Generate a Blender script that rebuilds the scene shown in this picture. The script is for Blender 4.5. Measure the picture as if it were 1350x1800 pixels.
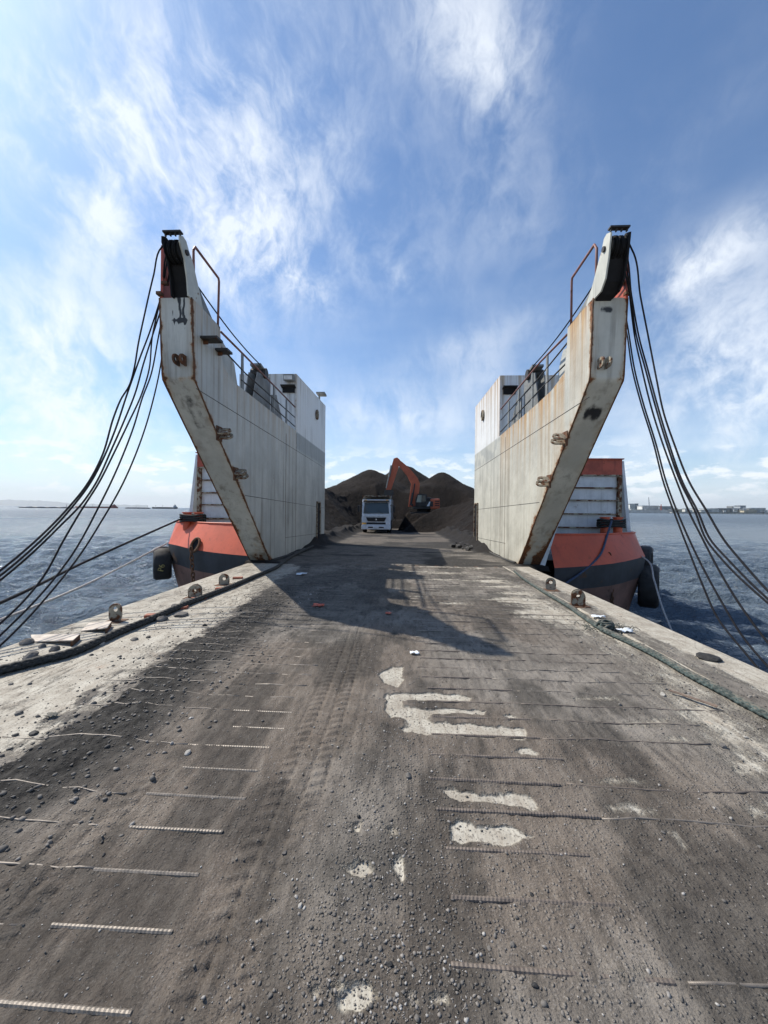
import bpy, bmesh, math, random
import numpy as np
from mathutils import Vector, Matrix
for o in list(bpy.data.objects): bpy.data.objects.remove(o)
S = bpy.context.scene
COL = S.collection
R = math.radians
rng = np.random.default_rng(7); random.seed(7)

# ------------------------------------------------------------------ camera (13 mm phone lens, 1.7 m above the ramp)
CH, FP = 1.7, 650.0
YAW, PIT, ROL = math.atan(30/650), math.atan(3.8/650), 0.0100
cf = np.array([-math.sin(YAW)*math.cos(PIT), math.cos(YAW)*math.cos(PIT), -math.sin(PIT)])
_r = np.array([math.cos(YAW), math.sin(YAW), 0.0]); _u = np.cross(_r, cf)
cr = _r*math.cos(ROL)+_u*math.sin(ROL); cu = -_r*math.sin(ROL)+_u*math.cos(ROL)
CP = np.array([0, 0, CH])
cam = bpy.data.cameras.new('camera'); cam.sensor_fit = 'VERTICAL'; cam.sensor_height = 36; cam.lens = FP/1800*36
cam.clip_start = 0.05; cam.clip_end = 90000
co = bpy.data.objects.new('camera', cam); COL.objects.link(co)
co.matrix_world = Matrix(((cr[0], cu[0], -cf[0], 0), (cr[1], cu[1], -cf[1], 0), (cr[2], cu[2], -cf[2], CH), (0, 0, 0, 1)))
S.camera = co
def ray(x, y): return cf+(x-675)/FP*cr+(900-y)/FP*cu
def pz(x, y, z=0.0): d = ray(x, y); return CP+d*(z-CH)/d[2]      # pixel -> point on a level plane
def pY(x, y, Y): d = ray(x, y); return CP+d*Y/d[1]               # pixel -> point on a cross plane
def pX(x, y, X): d = ray(x, y); return CP+d*X/d[0]               # pixel -> point on a lengthwise wall

# ------------------------------------------------------------------ sky, sun, exposure
S.view_settings.view_transform = 'Standard'; S.view_settings.look = 'None'
S.view_settings.exposure = 0.60; S.view_settings.gamma = 1.0; S.view_settings.use_curve_mapping = False
SUN = Vector((-5.7, 2.5, 7.1)).normalized()
SUN_STRENGTH, SKY_STRENGTH = 4.2, 0.080
sl = bpy.data.lights.new('sun', 'SUN'); sl.energy = SUN_STRENGTH; sl.angle = R(0.55); sl.color = (1.0, 0.94, 0.84)
so = bpy.data.objects.new('sun', sl); COL.objects.link(so)
so.rotation_euler = SUN.to_track_quat('Z', 'Y').to_euler(); so.location = SUN*60

W = bpy.data.worlds.new('World'); S.world = W; W.use_nodes = True
class NT:
    """small helper to write node trees"""
    def __init__(s, t): s.t = t; s.n = t.nodes; s.l = t.links
    def put(s, sock, v):
        if isinstance(v, bpy.types.NodeSocket): s.l.new(v, sock)
        elif v is not None: sock.default_value = v
    def node(s, typ, ins=None, **kw):
        n = s.n.new(typ)
        for k, v in kw.items(): setattr(n, k, v)
        for k, v in (ins or {}).items(): s.put(n.inputs[k], v)
        return n
    def math(s, op, a, b=None, c=None, clamp=False):
        n = s.node('ShaderNodeMath', operation=op, use_clamp=clamp)
        s.put(n.inputs[0], a); s.put(n.inputs[1], b); s.put(n.inputs[2], c); return n.outputs[0]
    def vmath(s, op, a, b=None):
        n = s.node('ShaderNodeVectorMath', operation=op); s.put(n.inputs[0], a); s.put(n.inputs[1], b)
        return n.outputs['Value'] if op in ('DOT_PRODUCT', 'LENGTH') else n.outputs[0]
    def noise(s, vec, scale, detail=4, rough=.55, dist=0.0, out=0):
        n = s.node('ShaderNodeTexNoise', {'Vector': vec, 'Scale': scale, 'Detail': detail, 'Roughness': rough, 'Distortion': dist}); return n.outputs[out]
    def map(s, vec, scale=(1, 1, 1), rot=(0, 0, 0), loc=(0, 0, 0)):
        return s.node('ShaderNodeMapping', {'Vector': vec, 'Scale': scale, 'Rotation': rot, 'Location': loc}).outputs[0]
    def step(s, v, a, b, lo=0.0, hi=1.0):
        return s.node('ShaderNodeMapRange', {'Value': v, 'From Min': a, 'From Max': b, 'To Min': lo, 'To Max': hi}, interpolation_type='SMOOTHSTEP').outputs[0]
    def mix(s, f, a, b, mode='MIX'):
        n = s.node('ShaderNodeMix', data_type='RGBA', blend_type=mode); s.put(n.inputs[0], f)
        s.put(n.inputs[6], a if isinstance(a, bpy.types.NodeSocket) else (*a, 1)); s.put(n.inputs[7], b if isinstance(b, bpy.types.NodeSocket) else (*b, 1))
        return n.outputs[2]
    def attr(s, name): return s.node('ShaderNodeAttribute', attribute_name=name).outputs['Fac']

def build_world():
    W.node_tree.nodes.clear(); t = NT(W.node_tree)
    sky = t.node('ShaderNodeTexSky', sky_type='NISHITA', sun_disc=False, sun_elevation=math.asin(SUN.z),
                 sun_rotation=math.atan2(SUN.x, SUN.y) % (2*math.pi), altitude=0.0, air_density=1.0, dust_density=0.8, ozone_density=3.0).outputs[0]
    d = t.node('ShaderNodeTexCoord').outputs['Generated']
    sep = t.node('ShaderNodeSeparateXYZ', {0: d}); z = sep.outputs[2]
    zz = t.math('ADD', t.math('MAXIMUM', z, 0.0), 0.10)
    p = t.node('ShaderNodeCombineXYZ', {0: t.math('DIVIDE', sep.outputs[0], zz), 1: t.math('DIVIDE', sep.outputs[1], zz), 2: 0.0}).outputs[0]
    # wispy cirrus: domain-warped noise over the directions, combed along one diagonal
    wv = t.node('ShaderNodeTexNoise', {'Vector': d, 'Scale': 2.4, 'Detail': 4, 'Roughness': .6}).outputs['Color']
    wp = t.vmath('ADD', d, t.vmath('MULTIPLY', t.vmath('SUBTRACT', wv, (.5, .5, .5)), (.20, .20, .20)))
    wv2 = t.node('ShaderNodeTexNoise', {'Vector': wp, 'Scale': 9.0, 'Detail': 3, 'Roughness': .6}).outputs['Color']
    wp = t.vmath('ADD', wp, t.vmath('MULTIPLY', t.vmath('SUBTRACT', wv2, (.5, .5, .5)), (.028, .028, .028)))
    fib = t.noise(t.map(wp, (1.35, 1.0, .9), (0, R(-40), 0)), 3.8, 10, .66)
    fine = t.noise(t.map(wp, (1.6, 1.0, .9), (0, R(-45), 0)), 13.0, 7, .66)
    big = t.noise(t.map(d, (1, 1, 1.4), (0, 0, .4), (3.3, 1.2, 0)), 2.2, 4, .55)
    # the large cloud banks seen in the photograph: soft ellipses of directions
    banks = [((60, 30), (560, 430), 215, .95), ((-60, 200), (260, 300), 150, .7), ((430, 330), (450, 560), 85, .6), ((485, 470), (605, 545), 20, .5),
             ((640, 480), (740, 495), 26, .45), ((690, 15), (920, 60), 75, .6), ((780, 130), (960, 140), 60, .45),
             ((1100, 545), (1400, 360), 42, .85), ((1150, 640), (1420, 560), 90, .6), ((700, 650), (960, 570), 32, .4), ((780, 690), (900, 640), 26, .35),
             ((-100, 590), (260, 660), 120, .85), ((1130, 760), (1500, 700), 120, 1.0), ((-200, 790), (300, 780), 95, .9), ((580, 725), (860, 745), 40, .55), ((760, 320), (1000, 300), 70, .2)]
    acc = None
    for (A, B, w, k) in banks:
        a = ray(*A); b = ray(*B); a = a/np.linalg.norm(a); b = b/np.linalg.norm(b)
        c = (a+b)/2; L = np.linalg.norm(b-a)/2; c /= np.linalg.norm(c)
        ax = (b-a)/np.linalg.norm(b-a); ac = np.cross(c, ax); ac /= np.linalg.norm(ac)
        m = ray((A[0]+B[0])/2, (A[1]+B[1])/2); wl = w/FP/np.linalg.norm(m)
        dv = t.vmath('SUBTRACT', d, tuple(c))
        q1 = t.math('MULTIPLY', t.vmath('DOT_PRODUCT', dv, tuple(ax)), 1/(L*.85)); q2 = t.math('MULTIPLY', t.vmath('DOT_PRODUCT', dv, tuple(ac)), 1/wl)
        q3 = t.math('MULTIPLY', t.vmath('DOT_PRODUCT', dv, tuple(c)), 2.0)
        e = t.math('ADD', t.math('ADD', t.math('MULTIPLY', q1, q1), t.math('MULTIPLY', q2, q2)), t.math('MULTIPLY', q3, q3))
        g = t.math('MULTIPLY', t.math('EXPONENT', t.math('MULTIPLY', e, -.8)), k)
        acc = g if acc is None else t.math('ADD', acc, g)
    cover = t.math('ADD', t.math('MULTIPLY', t.step(big, .44, .72), .20), acc)
    tex = t.math('ADD', t.math('MULTIPLY', fib, .70), t.math('MULTIPLY', fine, .30))
    dens = t.math('MULTIPLY', t.step(tex, .39, .65), cover)
    dens = t.math('MULTIPLY', dens, 1.30, clamp=True)
    # milky air low down
    low = t.math('MULTIPLY', t.math('EXPONENT', t.math('MULTIPLY', t.math('MAXIMUM', z, 0.0), -5.5)), .72)
    lown = t.noise(t.map(d, (1.5, 1.5, 9)), 3.0, 6, .55)
    low = t.math('MULTIPLY', low, t.step(lown, .3, .68, .55, 1.2))
    # small cumulus heads near the horizon
    cu1 = t.noise(t.map(d, (1, 1, 2.6)), 17, 6, .55)
    band = t.math('MULTIPLY', t.step(z, .012, .05), t.step(z, .20, .07))
    cum = t.math('MULTIPLY', t.math('MULTIPLY', t.step(cu1, .50, .62), band), .75)
    cloud = (8.6, 9.1, 9.7)
    lowc = (7.6, 8.5, 9.3)
    tint = t.mix(1.0, sky, (.90, 1.14, 1.32), 'MULTIPLY')
    c1 = t.mix(low, tint, lowc); c2 = t.mix(cum, c1, (10, 10.2, 10.4)); c3 = t.mix(t.math('MULTIPLY', dens, .80), c2, cloud)
    bg = t.node('ShaderNodeBackground', {'Color': c3, 'Strength': SKY_STRENGTH})
    out = t.node('ShaderNodeOutputWorld'); t.l.new(bg.outputs[0], out.inputs[0])
build_world()

# ------------------------------------------------------------------ mesh helpers: geometry is (verts, faces) in world metres
def V(a): return np.asarray(a, float)
def join(*gs):
    vs, fs, n = [], [], 0
    for v, f in gs:
        vs.append(V(v)); fs += [tuple(i+n for i in q) for q in f]; n += len(v)
    return np.concatenate(vs), fs
def box(c, s, rot=None, bev=0.0):
    c = V(c); hx, hy, hz = [a/2 for a in s]
    if bev:
        b = min(bev, .9*min(hx, hy, hz)); bm = bmesh.new(); bmesh.ops.create_cube(bm, size=1)
        for q in bm.verts: q.co = Vector((q.co.x*2*hx, q.co.y*2*hy, q.co.z*2*hz))
        bmesh.ops.bevel(bm, geom=bm.edges[:], offset=b, segments=2, affect='EDGES', profile=.6)
        bm.verts.index_update(); v = V([q.co[:] for q in bm.verts]); f = [tuple(q.index for q in p.verts) for p in bm.faces]; bm.free()
    else:
        v = V([(x, y, z) for z in (-hz, hz) for y in (-hy, hy) for x in (-hx, hx)])
        f = [(0, 2, 3, 1), (4, 5, 7, 6), (0, 1, 5, 4), (2, 6, 7, 3), (0, 4, 6, 2), (1, 3, 7, 5)]
    if rot is not None: v = v @ V(rot).T
    return v+c, f
def rotm(axis, a): return np.array(Matrix.Rotation(a, 3, axis))
def frames(pts):
    pts = V(pts); t = np.gradient(pts, axis=0); t /= np.linalg.norm(t, axis=1)[:, None]+1e-12
    n = np.cross(t[0], (0, 0, 1.0)); n = n if np.linalg.norm(n) > .1 else np.cross(t[0], (1.0, 0, 0)); n /= np.linalg.norm(n); N = [n]
    for i in range(1, len(pts)):
        n = N[-1]-t[i]*N[-1].dot(t[i]); n /= np.linalg.norm(n)+1e-12; N.append(n)
    N = np.array(N); return pts, t, N, np.cross(t, N)
def tube(pts, r, n=8, cap=True):
    pts, t, N, B = frames(pts); r = np.broadcast_to(r, (len(pts),)); a = np.arange(n)*2*math.pi/n
    v = pts[:, None]+r[:, None, None]*(np.cos(a)[None, :, None]*N[:, None]+np.sin(a)[None, :, None]*B[:, None]); v = v.reshape(-1, 3); f = []
    for i in range(len(pts)-1):
        for j in range(n): k = (j+1) % n; f.append((i*n+j, i*n+k, (i+1)*n+k, (i+1)*n+j))
    if cap: f.append(tuple(range(n))[::-1]); f.append(tuple((len(pts)-1)*n+j for j in range(n)))
    return v, f
def cyl(a, b, r, n=12): return tube([a, b], r, n)
def smoothpath(pts, n=60):
    pts = V(pts); d = np.r_[0, np.cumsum(np.linalg.norm(np.diff(pts, axis=0), axis=1))]; m = len(pts)
    s = np.linspace(0, d[-1], n); out = np.zeros((n, 3)); T = np.gradient(pts, d, axis=0)
    i = np.clip(np.searchsorted(d, s, side='right')-1, 0, m-2); h = (d[i+1]-d[i]); u = ((s-d[i])/h)[:, None]; h = h[:, None]
    return (2*u**3-3*u**2+1)*pts[i]+(u**3-2*u**2+u)*h*T[i]+(-2*u**3+3*u**2)*pts[i+1]+(u**3-u**2)*h*T[i+1]
def prism(poly, e, off=None):
    """outline of 3-D points pushed by vector e (both caps)"""
    p = V(poly); e = V(e); n = len(p)
    if off is not None: p = p+V(off)
    v = np.concatenate([p, p+e]); f = [tuple(range(n))[::-1], tuple(range(n, 2*n))]+[(i, (i+1) % n, (i+1) % n+n, i+n) for i in range(n)]
    return v, f
def eye_plate(o, ux, uy, w, h, hole, t, n=20):
    """rounded lug with a hole: base centre o, ux across, uy out"""
    o, ux, uy = V(o), V(ux)/np.linalg.norm(ux), V(uy)/np.linalg.norm(uy); nz = np.cross(ux, uy); c = h-w/2
    outer, inner = [], []
    for i in range(n):
        a = 2*math.pi*i/n; ca, sa = math.cos(a), math.sin(a); inner.append((hole*ca, c+hole*sa))
        if sa >= 0: outer.append((w/2*ca, c+w/2*sa))
        else:
            k = min(w/2/max(abs(ca), 1e-6), c/max(-sa, 1e-6)); outer.append((k*ca, c+k*sa))
    P = [o+ux*x+uy*y+nz*(s*t/2) for s in (-1, 1) for (x, y) in outer+inner]; f = []
    for i in range(n):
        j = (i+1) % n
        f += [(i, j, n+j, n+i)[::-1], (2*n+i, 2*n+j, 3*n+j, 3*n+i), (i, j, 2*n+j, 2*n+i), (n+i, 3*n+i, 3*n+j, n+j)]
    return V(P), f
def strands(path, R0, k, pitch, r, n=6, per=10, both=False):
    """laid or plaited rope along a path"""
    path = V(path); L = np.linalg.norm(np.diff(path, axis=0), axis=1).sum(); m = max(20, int(L/pitch*per)); pts = smoothpath(path, m)
    pts, t, N, B = frames(pts); s = np.linspace(0, L, m); gs = []
    for dr in ((1, -1) if both else (1,)):
        for q in range(k):
            a = dr*2*math.pi*s/pitch+2*math.pi*q/k; rr = R0*(1+.16*np.sin(2*a*k/2) if both else 1.0)*np.ones(m)
            gs.append(tube(pts+rr[:, None]*(np.cos(a)[:, None]*N+np.sin(a)[:, None]*B), r, n))
    return join(*gs)

MATS = {}
def mk(name, g, mat, parent=None, smooth=False, attrs=None, origin=None):
    v, f = g; v = V(v)
    base = V(origin) if origin is not None else (V(parent['_o']) if parent is not None else np.zeros(3))
    me = bpy.data.meshes.new(name)
    if isinstance(f, np.ndarray):
        n, k = f.shape; me.vertices.add(len(v)); me.vertices.foreach_set('co', (v-base).astype(np.float32).ravel())
        me.loops.add(n*k); me.loops.foreach_set('vertex_index', f.astype(np.int32).ravel()); me.polygons.add(n)
        me.polygons.foreach_set('loop_start', np.arange(0, n*k, k, dtype=np.int32)); me.update(calc_edges=True)
    else: me.from_pydata((v-base).tolist(), [], f)
    for k, a in (attrs or {}).items(): me.attributes.new(k, 'FLOAT', 'POINT').data.foreach_set('value', np.asarray(a, np.float32).ravel())
    if smooth: me.polygons.foreach_set('use_smooth', np.ones(len(me.polygons), bool))
    else:
        bm = bmesh.new(); bm.from_mesh(me); bmesh.ops.recalc_face_normals(bm, faces=bm.faces); bm.to_mesh(me); bm.free()
    me.materials.append(MATS[mat]); o = bpy.data.objects.new(name, me); COL.objects.link(o); o['_o'] = tuple(base)
    if parent is not None:
        o.parent = parent
        if origin is not None: o.location = tuple(base-V(parent['_o']))
    elif origin is not None: o.location = tuple(base)
    return o
def thing(name, label, cat, loc=(0, 0, 0), group=None):
    o = bpy.data.objects.new(name, None); COL.objects.link(o); o.location = loc; o.empty_display_size = .2; o['_o'] = tuple(float(a) for a in loc); return tag(o, label, cat, group)
def tag(o, label, cat, group=None):
    o['label'] = label; o['category'] = cat
    if group: o['group'] = group
    return o
def struct(o, kind='structure'): o['kind'] = kind; return o
def copy_part(src, parent, loc):
    c = src.copy(); COL.objects.link(c); c.parent = parent; c.location = tuple(V(loc)-V(parent['_o'])) if parent is not None else tuple(loc); return c

# lattice noise in numpy
def vnoise(x, y, seed=0):
    g = np.random.default_rng(seed).random((256, 256)); xi = np.floor(x).astype(int); yi = np.floor(y).astype(int)
    u = x-xi; v = y-yi; u = u*u*u*(u*(u*6-15)+10); v = v*v*v*(v*(v*6-15)+10); a = lambda i, j: g[(xi+i) & 255, (yi+j) & 255]
    return (a(0, 0)*(1-u)+a(1, 0)*u)*(1-v)+(a(0, 1)*(1-u)+a(1, 1)*u)*v
def fbm(x, y, seed=0, o=4, gain=.5):
    s = 0; k = 1.0; tot = 0
    for i in range(o): s = s+k*vnoise(x*2**i+i*17.3, y*2**i+i*9.1, seed+i); tot += k; k *= gain
    return s/tot
def sstep(a, b, x): t = np.clip((x-a)/(b-a), 0, 1); return t*t*(3-2*t)
def gridfaces(nx, ny):
    i = np.arange(nx-1); j = np.arange(ny-1); I, J = np.meshgrid(i, j); a = (J*nx+I).ravel(); return np.stack([a, a+1, a+nx+1, a+nx], 1)

# ------------------------------------------------------------------ materials
def new_mat(name):
    m = bpy.data.materials.new(name); m.use_nodes = True; m.node_tree.nodes.clear(); t = NT(m.node_tree)
    b = t.node('ShaderNodeBsdfPrincipled'); o = t.node('ShaderNodeOutputMaterial'); t.l.new(b.outputs[0], o.inputs[0]); MATS[name] = m; return t, b
def bump(t, b, h, dist, strength=1.0): t.l.new(t.node('ShaderNodeBump', {'Height': h, 'Distance': dist, 'Strength': strength}).outputs[0], b.inputs['Normal'])
def simple(name, col, rough=.6, metal=0.0, var=.25, vs=3.0, bs=40.0, bd=.002, rust=0.0, rs=2.5, rcol=(.16, .055, .018), streak=0.0, dust=0.0, spec=.5):
    t, b = new_mat(name); c = t.node('ShaderNodeTexCoord').outputs['Object']
    n1 = t.noise(c, vs, 5, .6); base = t.mix(t.step(n1, .3, .7), tuple(k*(1-var) for k in col), tuple(min(1, k*(1+var)) for k in col))
    if streak:
        s = t.noise(t.map(c, (7, 7, .35)), 1.6, 5, .6); base = t.mix(t.math('MULTIPLY', t.step(s, .52, .72), streak), base, tuple(k*.35 for k in col))
    if dust:
        nz = t.node('ShaderNodeSeparateXYZ', {0: t.node('ShaderNodeNewGeometry').outputs['Normal']}).outputs[2]
        base = t.mix(t.math('MULTIPLY', t.math('MULTIPLY', t.step(nz, .2, .9), t.step(n1, .3, .6)), dust), base, (.16, .13, .10))
    rg = rough
    if rust:
        rn = t.noise(c, rs, 8, .65); m = t.step(rn, 1-rust-.06, 1-rust+.05); rc = t.mix(t.noise(c, rs*9, 4), rcol, tuple(k*.35 for k in rcol))
        base = t.mix(m, base, rc); rg = t.step(m, 0, 1, rough, .9)
    t.put(b.inputs['Base Color'], base); t.put(b.inputs['Roughness'], rg); t.put(b.inputs['Metallic'], metal); t.put(b.inputs['Specular IOR Level'], spec)
    bump(t, b, t.noise(c, bs, 5, .6), bd)
    return t, b

def painted_steel(name, paint, dirt=1.0, yellow=1.0):
    """weathered ship paint; point attributes: rust (near edges), drip (below top edges), white (upper coat), band (grey coat)"""
    t, b = new_mat(name); c = t.node('ShaderNodeTexCoord').outputs['Object']
    n1 = t.noise(c, .9, 6, .6); base = t.mix(t.step(n1, .32, .68), tuple(k*.80 for k in paint), tuple(k*1.05 for k in paint))
    n2 = t.noise(c, 9, 6, .7); base = t.mix(t.math('MULTIPLY', t.step(n2, .5, .75), .35), base, tuple(k*.72 for k in paint))
    base = t.mix(t.attr('band'), base, (.25, .26, .25)); base = t.mix(t.attr('white'), base, (.66, .67, .67))
    # long vertical grime runs
    s1 = t.noise(t.map(c, (5, 5, .13)), 1.0, 6, .62); s2 = t.noise(t.map(c, (22, 22, .5)), 1.0, 5, .6); pat = t.step(t.noise(c, .55, 3), .35, .62)
    g = t.math('MULTIPLY', t.math('MAXIMUM', t.math('MULTIPLY', t.step(s1, .46, .66), .85), t.math('MULTIPLY', t.math('MULTIPLY', t.step(s2, .52, .72), t.step(t.noise(c, 1.3, 3), .42, .62)), .75)), t.math('MULTIPLY', t.math('ADD', pat, .08), .8*dirt))
    base = t.mix(g, base, (.085, .078, .065))
    drip = t.attr('drip'); rust = t.attr('rust')
    y1 = t.math('MULTIPLY', t.step(s1, .36, .62), drip); base = t.mix(t.math('MULTIPLY', y1, .8*yellow, clamp=True), base, (.42, .25, .085))
    y2 = t.math('MULTIPLY', t.step(s2, .46, .7), t.math('MULTIPLY', drip, drip)); base = t.mix(t.math('MULTIPLY', y2, .9*yellow, clamp=True), base, (.20, .075, .022))
    rn = t.noise(c, 4.5, 9, .68); sp = t.noise(c, 2.2, 7, .7)
    halo = t.step(t.math('ADD', rust, t.math('MULTIPLY', rn, .8)), .58, .92); base = t.mix(t.math('MULTIPLY', halo, .7), base, (.33, .20, .08))
    m = t.step(t.math('ADD', rust, t.math('MULTIPLY', rn, .8)), .74, .86)
    m = t.math('MAXIMUM', m, t.math('MULTIPLY', t.step(sp, .68, .73), .8)); rc = t.mix(t.step(t.noise(c, 26, 5), .35, .65), (.20, .070, .020), (.055, .026, .014))
    base = t.mix(m, base, rc)
    oil = t.attr('oil'); base = t.mix(t.step(t.math('ADD', oil, t.math('MULTIPLY', rn, .5)), .72, .95), base, (.018, .017, .017))
    t.put(b.inputs['Base Color'], base); t.put(b.inputs['Roughness'], t.step(m, 0, 1, .5, .92))
    hh = t.math('ADD', t.math('MULTIPLY', t.noise(c, 1.7, 4), 11.0), t.math('ADD', t.noise(c, 60, 4), t.math('MULTIPLY', m, -.8)))
    bump(t, b, hh, .0035, .8)
painted_steel('tower_paint', (.44, .445, .41), .85)
painted_steel('tower_paint_starboard', (.485, .475, .415), .7, 1.5)
simple('dark_recess', (.012, .012, .013), .8, spec=.2)
simple('cheek_paint', (.44, .44, .39), .55, 0, .15, 2, rust=.34, rs=4, streak=.4)
simple('rail_paint', (.20, .085, .07), .6, rust=.38, rs=9)
simple('grey_paint', (.17, .175, .17), .6, rust=.33, rs=5, streak=.5)
simple('dark_steel', (.035, .033, .032), .6, .3, rust=.36, rs=7)
simple('rusty_steel', (.10, .055, .03), .85, 0, .5, 6, rust=.48, rs=10)
simple('lug_paint', (.27, .24, .18), .7, rust=.47, rs=11, dust=.4)
simple('red_paint', (.40, .075, .04), .55, rust=.32, rs=6, streak=.4)
simple('orange_hull', (.54, .092, .036), .5, 0, .10, 1.2, rust=.30, rs=1.6, streak=.28)
simple('dark_hull', (.030, .032, .038), .6, 0, .3, 1.4, rust=.36, rs=2, rcol=(.14, .075, .04), streak=.3)
simple('bottom_hull', (.19, .10, .075), .75, 0, .3, 1.0, rust=.38, rs=1.8, rcol=(.10, .06, .045), streak=.4)
simple('fence_white', (.62, .64, .66), .55, 0, .1, rust=.31, rs=4, streak=.25)
simple('fence_post', (.36, .33, .25), .7, rust=.50, rs=7)
simple('wire', (.016, .016, .019), .9, .0, .3, 20, 200, .002, spec=.15)
simple('hawser_black', (.016, .019, .020), .8, 0, .4, 30, 300, .002, dust=.35)
simple('rope_green', (.050, .072, .070), .85, 0, .5, 18, 250, .003, dust=.7)
simple('rope_pale', (.45, .42, .40), .85, 0, .3, 30)
simple('rope_blue', (.04, .06, .11), .8, 0, .4, 20)
simple('rubber', (.016, .016, .017), .75, 0, .4, 5, 30, .006, dust=.25)
simple('yellow_mark', (.32, .27, .10), .8, 0, .5, 9)
simple('tread_steel', (.135, .11, .095), .6, .25, .45, 10, 200, .001, dust=.55)
simple('tread_worn', (.19, .165, .14), .5, .3, .35, 14, 200, .001, dust=.3)
simple('stone', (.12, .115, .11), .9, 0, .45, 6, 25, .008, dust=.4)
simple('coal_lump', (.022, .021, .021), .75, 0, .5, 8, 30, .008)
simple('pale_stone', (.33, .31, .28), .9, 0, .3, 9, 40, .004)
simple('wedge_steel', (.42, .36, .30), .7, 0, .25, 7, rust=.36, rs=8)
simple('red_block', (.30, .085, .045), .75, 0, .35, 8, rust=.40, rs=10, dust=.3)
simple('plastic_white', (.62, .66, .70), .4); simple('plastic_orange', (.55, .10, .05), .5); simple('wood', (.17, .12, .09), .8, 0, .3, 14)
simple('cab_white', (.62, .65, .68), .4, 0, .10, streak=.2, dust=.5); simple('truck_dark', (.02, .02, .022), .5, spec=.3)
simple('excavator_orange', (.42, .085, .032), .5, 0, .15, 1.5, rust=.30, rs=3, dust=.5)
simple('lamp_amber', (.85, .42, .08), .25); simple('lamp_clear', (.7, .7, .7), .2)
simple('chrome', (.6, .6, .62), .25, .9)
def glass(name, col):
    t, b = new_mat(name); t.put(b.inputs['Base Color'], (*col, 1)); t.put(b.inputs['Roughness'], .08); t.put(b.inputs['Specular IOR Level'], .7)
glass('glass_dark', (.03, .045, .05)); glass('glass_pale', (.10, .14, .13))
for nm, c in dict(city_white=(.6, .6, .58), city_grey=(.30, .33, .36), city_tan=(.45, .40, .30), city_dark=(.14, .15, .16), crane_red=(.32, .07, .05), ship_dark=(.06, .065, .075), ship_red=(.20, .06, .05), sand_pale=(.55, .53, .49), seawall=(.50, .47, .42), hill=(.07, .09, .09), far_tree=(.05, .065, .04)).items():
    simple(nm, c, .8, 0, .2, .05, .2, .0)

def water_mat():
    t, b = new_mat('water'); c = t.node('ShaderNodeTexCoord').outputs['Object']
    n = t.noise(c, .05, 3); t.put(b.inputs['Base Color'], t.mix(n, (.070, .096, .124), (.096, .122, .150)))
    t.put(b.inputs['IOR'], 1.333)
    d = t.vmath('LENGTH', c); t.put(b.inputs['Roughness'], t.step(d, 25, 260, .09, .34)); fade = t.step(d, 60, 900, 1.0, .7)
    h = t.math('ADD', t.math('MULTIPLY', t.noise(t.map(c, (1, 1.8, 1), (0, 0, R(14))), 1.3, 6, .6), .8), t.math('MULTIPLY', t.noise(t.map(c, (1, 1.6, 1), (0, 0, R(-20))), 5.5, 4, .62), .22))
    h = t.math('ADD', h, t.math('MULTIPLY', t.noise(t.map(c, (1, 1.5, 1)), .30, 3), .9))
    farw = t.step(d, 25, 140); h = t.math('ADD', h, t.math('MULTIPLY', t.math('MULTIPLY', t.noise(t.map(c, (.35, 1, 1), (0, 0, R(8))), .33, 5, .62), 8.0), farw))
    bn = t.node('ShaderNodeBump', {'Height': h, 'Distance': .55, 'Strength': fade}); t.l.new(bn.outputs[0], b.inputs['Normal'])
water_mat()

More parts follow.
